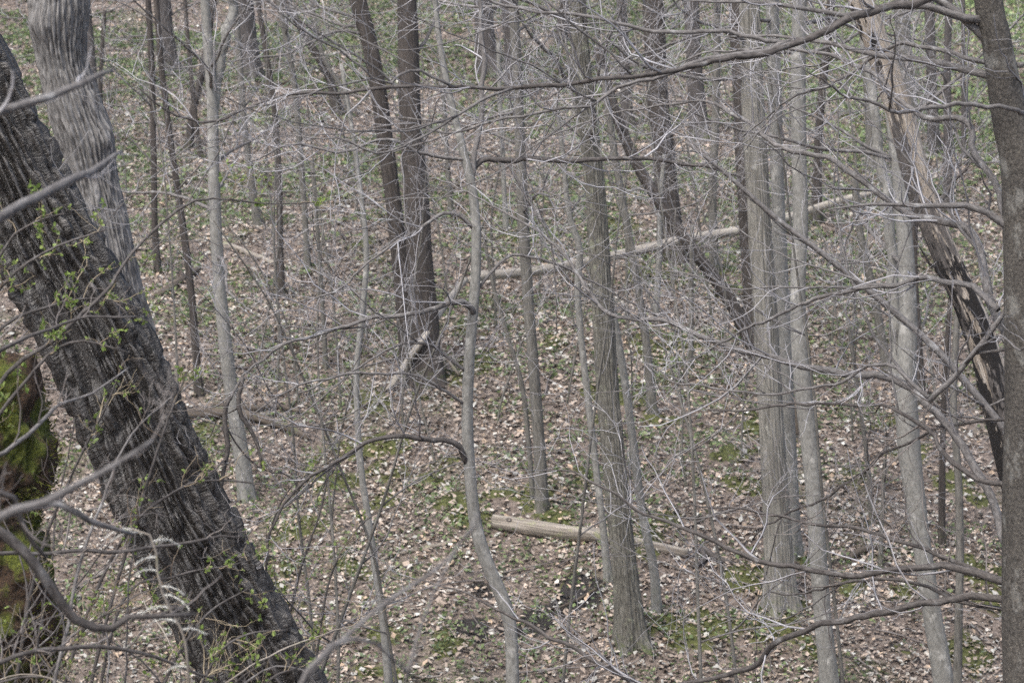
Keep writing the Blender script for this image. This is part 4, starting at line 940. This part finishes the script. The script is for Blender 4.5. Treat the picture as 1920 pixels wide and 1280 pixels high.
# ------------------------------------------------------------------ dried plume of last year's flower
root = empty('dried_flower', (*at(330, 1500, 6.8)[:2], float(gz(at(330, 1500, 6.8)[0], 6.8))), label='whitish dried drooping flower plume before the leaning trunk', cat='dried plant')
A = add_branch(root, px_branch([(345, 1700, 7), (352, 1400, 6), (352, 1240, 6), (340, 1180, 5), (312, 1130, 5), (296, 1080, 5), (292, 1030, 4), (278, 1000, 4), (246, 990, 3)], 6.8, 6.8), 'log_wood', sides=6, kink=.001, name='stem', d1=0)
P1 = []; R1 = []
for q in [(352, 1250), (340, 1180), (318, 1140), (300, 1100), (295, 1070), (292, 1045), (286, 1015), (272, 1000), (250, 992), (330, 1165), (305, 1115)]:
    p0 = at(q[0], q[1], 6.8); sg = -1 if rng.uniform() < .75 else 1
    L = rng.uniform(.06, .13); d = np.array([sg*.9, rng.normal(0, .4), .35]); pp = [p0]
    for s in range(7): d = norm(d+[0, 0, -.16]); pp.append(pp[-1]+d*L/7)
    P1.append(pp); R1.append(np.linspace(.0018, .001, 8))
P1 = np.array(P1); R1 = np.array(R1)
P2, R2 = grow(P1, R1, 420, .015, ang=(30, 70), up=.0, K=4, rmin=.0008, rcap=.001, t0=0)
a = tubes_batch(P1, R1, 4); c = tubes_batch(P2, R2, 3)
link('plume', mk('plume', np.vstack([a[0], c[0]]), np.vstack([a[1], c[1]+len(a[0])]), mat='plume'), root, kind='stuff')

# ------------------------------------------------------------------ leafing shrubs at the left: each young leaf spray is a part
def leaf_mesh(seed):
    r = np.random.default_rng(seed); V = []; T = []
    for k in range(4):
        n = 0 if k == 0 else 1
        az = r.uniform(0, 2*np.pi); el = r.uniform(-.2, .7); s = r.uniform(.5, 1.0)
        d = np.array([math.cos(az)*math.cos(el), math.sin(az)*math.cos(el), math.sin(el)]); sd = norm(np.cross(d, r.normal(size=3))); up = np.cross(sd, d)
        b0 = len(V)
        for (a, w_, z) in ((0, 0, 0), (.3, -.27, .06), (.35, 0, 0), (.3, .27, .06), (.72, -.24, .05), (.75, 0, .02), (.72, .24, .05), (1, 0, -.04)):
            V.append((d*a + sd*w_ + up*z)*s)
        T += [[b0+a, b0+b, b0+c] for a, b, c in ((0, 1, 2), (0, 2, 3), (1, 4, 5), (1, 5, 2), (2, 5, 6), (2, 6, 3), (4, 7, 5), (5, 7, 6))]
    c = np.array([(.20, .28, .06), (.16, .23, .05), (.26, .33, .09)])[seed % 3]
    return mk('leaf', np.array(V), None, np.array(T), 'green_leaf', colr=np.tile(c, (len(V), 1)), smooth=True)
LM = [leaf_mesh(s) for s in range(6)]
def leafy(label, base, Yb, stems, nleaf, lsize=.022):
    root = empty('leafy_shrub', (base[0], Yb, float(gz(base[0], Yb))), label=label, cat='shrub')
    tips = []
    for pts, y0, y1 in stems:
        A = catmull(px_branch(pts, y0, y1), 40); A[:, 3] = np.maximum(A[:, 3], .0015)
        V, Q, T, tc = tube(A[:, :3], A[:, 3], 6, None); o = link('stem', mk('stem', V, Q, T, 'bark_branch_dark', tc), root)
        P1, R1 = grow(A[None, 8:, :3], A[None, 8:, 3], 16, .30, up=.12, rcap=.0028, rmin=.0011, K=8, t0=.1); P2, R2 = grow(P1, R1, 40, .14, rcap=.002, rmin=.001)
        a = tubes_batch(P1, R1, 4); c = tubes_batch(P2, R2, 3)
        s = link('twig_spray', mk('twig_spray', np.vstack([a[0], c[0]]), np.vstack([a[1], c[1]+len(a[0])]), mat='cane'), None, kind='stuff'); s.parent = o
        tips.append(P2[:, 2:].reshape(-1, 3)); tips.append(P1[:, 3:].reshape(-1, 3))
    tips = np.vstack(tips)
    fwd = np.array([0, _cp, _sp]); upv = np.array([0, -_sp, _cp]); dep = tips@fwd
    uu = 960+F*tips[:, 0]/dep; vv = 640-F*(tips@upv)/dep
    tips = tips[(uu > -40) & (uu < 700) & (vv > 200) & (vv < 1330)]
    for k, i in enumerate(rng.choice(len(tips), min(nleaf, len(tips)), replace=False)):
        o = bpy.data.objects.new('leaf', LM[int(rng.integers(6))]); COL.objects.link(o); o.parent = root
        o.location = tips[i] - np.array(root.location); s = lsize*rng.uniform(.55, 1.25); o.scale = (s, s, s)
        o.rotation_euler = tuple(rng.uniform(0, 6.28, 3))
leafy('shrub with tiny fresh green leaves in front of the upper leaning trunk at left', (-1.9, 0), 9.0, [
    ([(-260, 1500, 9), (-200, 1000, 8), (-100, 700, 8), (0, 540, 7), (90, 470, 5), (200, 430, 3)], 9, 9.2),
    ([(-260, 1500, 9), (-150, 900, 8), (-20, 640, 7), (90, 575, 6), (190, 560, 4), (300, 590, 2)], 9, 9.4),
    ([(-200, 1500, 10), (-40, 800, 9), (110, 630, 8), (200, 545, 7), (235, 490, 6), (280, 440, 6), (345, 386, 5), (400, 372, 4), (500, 382, 3), (590, 380, 2)], 9, 9.6),
    ([(-240, 1500, 9), (-120, 760, 8), (0, 480, 6), (60, 420, 4), (120, 400, 3)], 9, 8.8),
    ([(-240, 1500, 9), (-60, 900, 8), (60, 700, 6), (140, 640, 5), (240, 660, 3)], 9, 9.0)], 280, .021)
leafy('shrub with small green leaves in front of the middle of the leaning trunk', (-1.3, 0), 9.3, [
    ([(60, 1600, 8), (130, 1250, 7), (230, 1010, 6), (330, 920, 5), (400, 900, 4), (520, 910, 2)], 9.3, 9.6),
    ([(100, 1600, 8), (190, 1200, 7), (260, 960, 6), (310, 800, 5), (350, 700, 3)], 9.3, 9.5),
    ([(140, 1600, 8), (220, 1150, 6), (330, 1080, 5), (430, 1060, 3), (500, 1040, 2)], 9.3, 9.6),
    ([(0, 1500, 8), (60, 1100, 7), (130, 900, 5), (200, 760, 4), (230, 680, 3)], 9.3, 9.2),
    ([(200, 1600, 7), (300, 1300, 6), (380, 1160, 5), (470, 1100, 3)], 9.3, 9.6)], 240, .021)
leafy('low shrub with bright green leaves across the foot of the leaning trunk', (-.9, 0), 8.8, [
    ([(250, 1650, 7), (330, 1400, 6), (400, 1240, 5), (460, 1190, 4), (540, 1180, 2)], 8.8, 9.0),
    ([(350, 1650, 7), (430, 1400, 6), (500, 1280, 5), (560, 1250, 3)], 8.8, 9.0),
    ([(0, 1500, 7), (60, 1320, 6), (140, 1200, 5), (200, 1150, 4), (260, 1140, 2)], 8.8, 8.6)], 140, .022)
leafy('twiggy shrub with sparse new leaves right of the leaning trunk', (-1.8, 0), 15.5, [
    ([(520, 1500, 6), (530, 1250, 6), (560, 1080, 5), (600, 960, 4), (620, 860, 3)], 15.5, 15.6),
    ([(520, 1500, 6), (510, 1200, 5), (500, 1040, 4), (540, 920, 3), (640, 850, 2)], 15.5, 15.3),
    ([(540, 1500, 6), (590, 1250, 5), (620, 1080, 4), (680, 980, 3), (760, 940, 2)], 15.5, 15.8)], 120, .026)
# ------------------------------------------------------------------ faint woodland haze
hb = bpy.data.materials.new('haze'); hb.use_nodes = True; ht = hb.node_tree; ht.nodes.clear()
ho = ht.nodes.new('ShaderNodeOutputMaterial'); hv = ht.nodes.new('ShaderNodeVolumePrincipled')
hv.inputs['Color'].default_value = (.86, .84, .88, 1); hv.inputs['Density'].default_value = HAZE
ht.links.new(hv.outputs[0], ho.inputs['Volume'])
M['haze'] = hb
x0, x1, y0, y1, z0, z1 = -250, 250, -45, 290, -10, 62
HV = np.array([(x, y, z) for z in (z0, z1) for y in (y0, y1) for x in (x0, x1)], float)
HQ = np.array([(0, 2, 3, 1), (4, 5, 7, 6), (0, 1, 5, 4), (2, 6, 7, 3), (0, 4, 6, 2), (1, 3, 7, 5)])
if HAZE > 0: link('haze', mk('haze', HV, HQ, mat='haze', smooth=False), kind='stuff', label='faint pale haze between the trees')
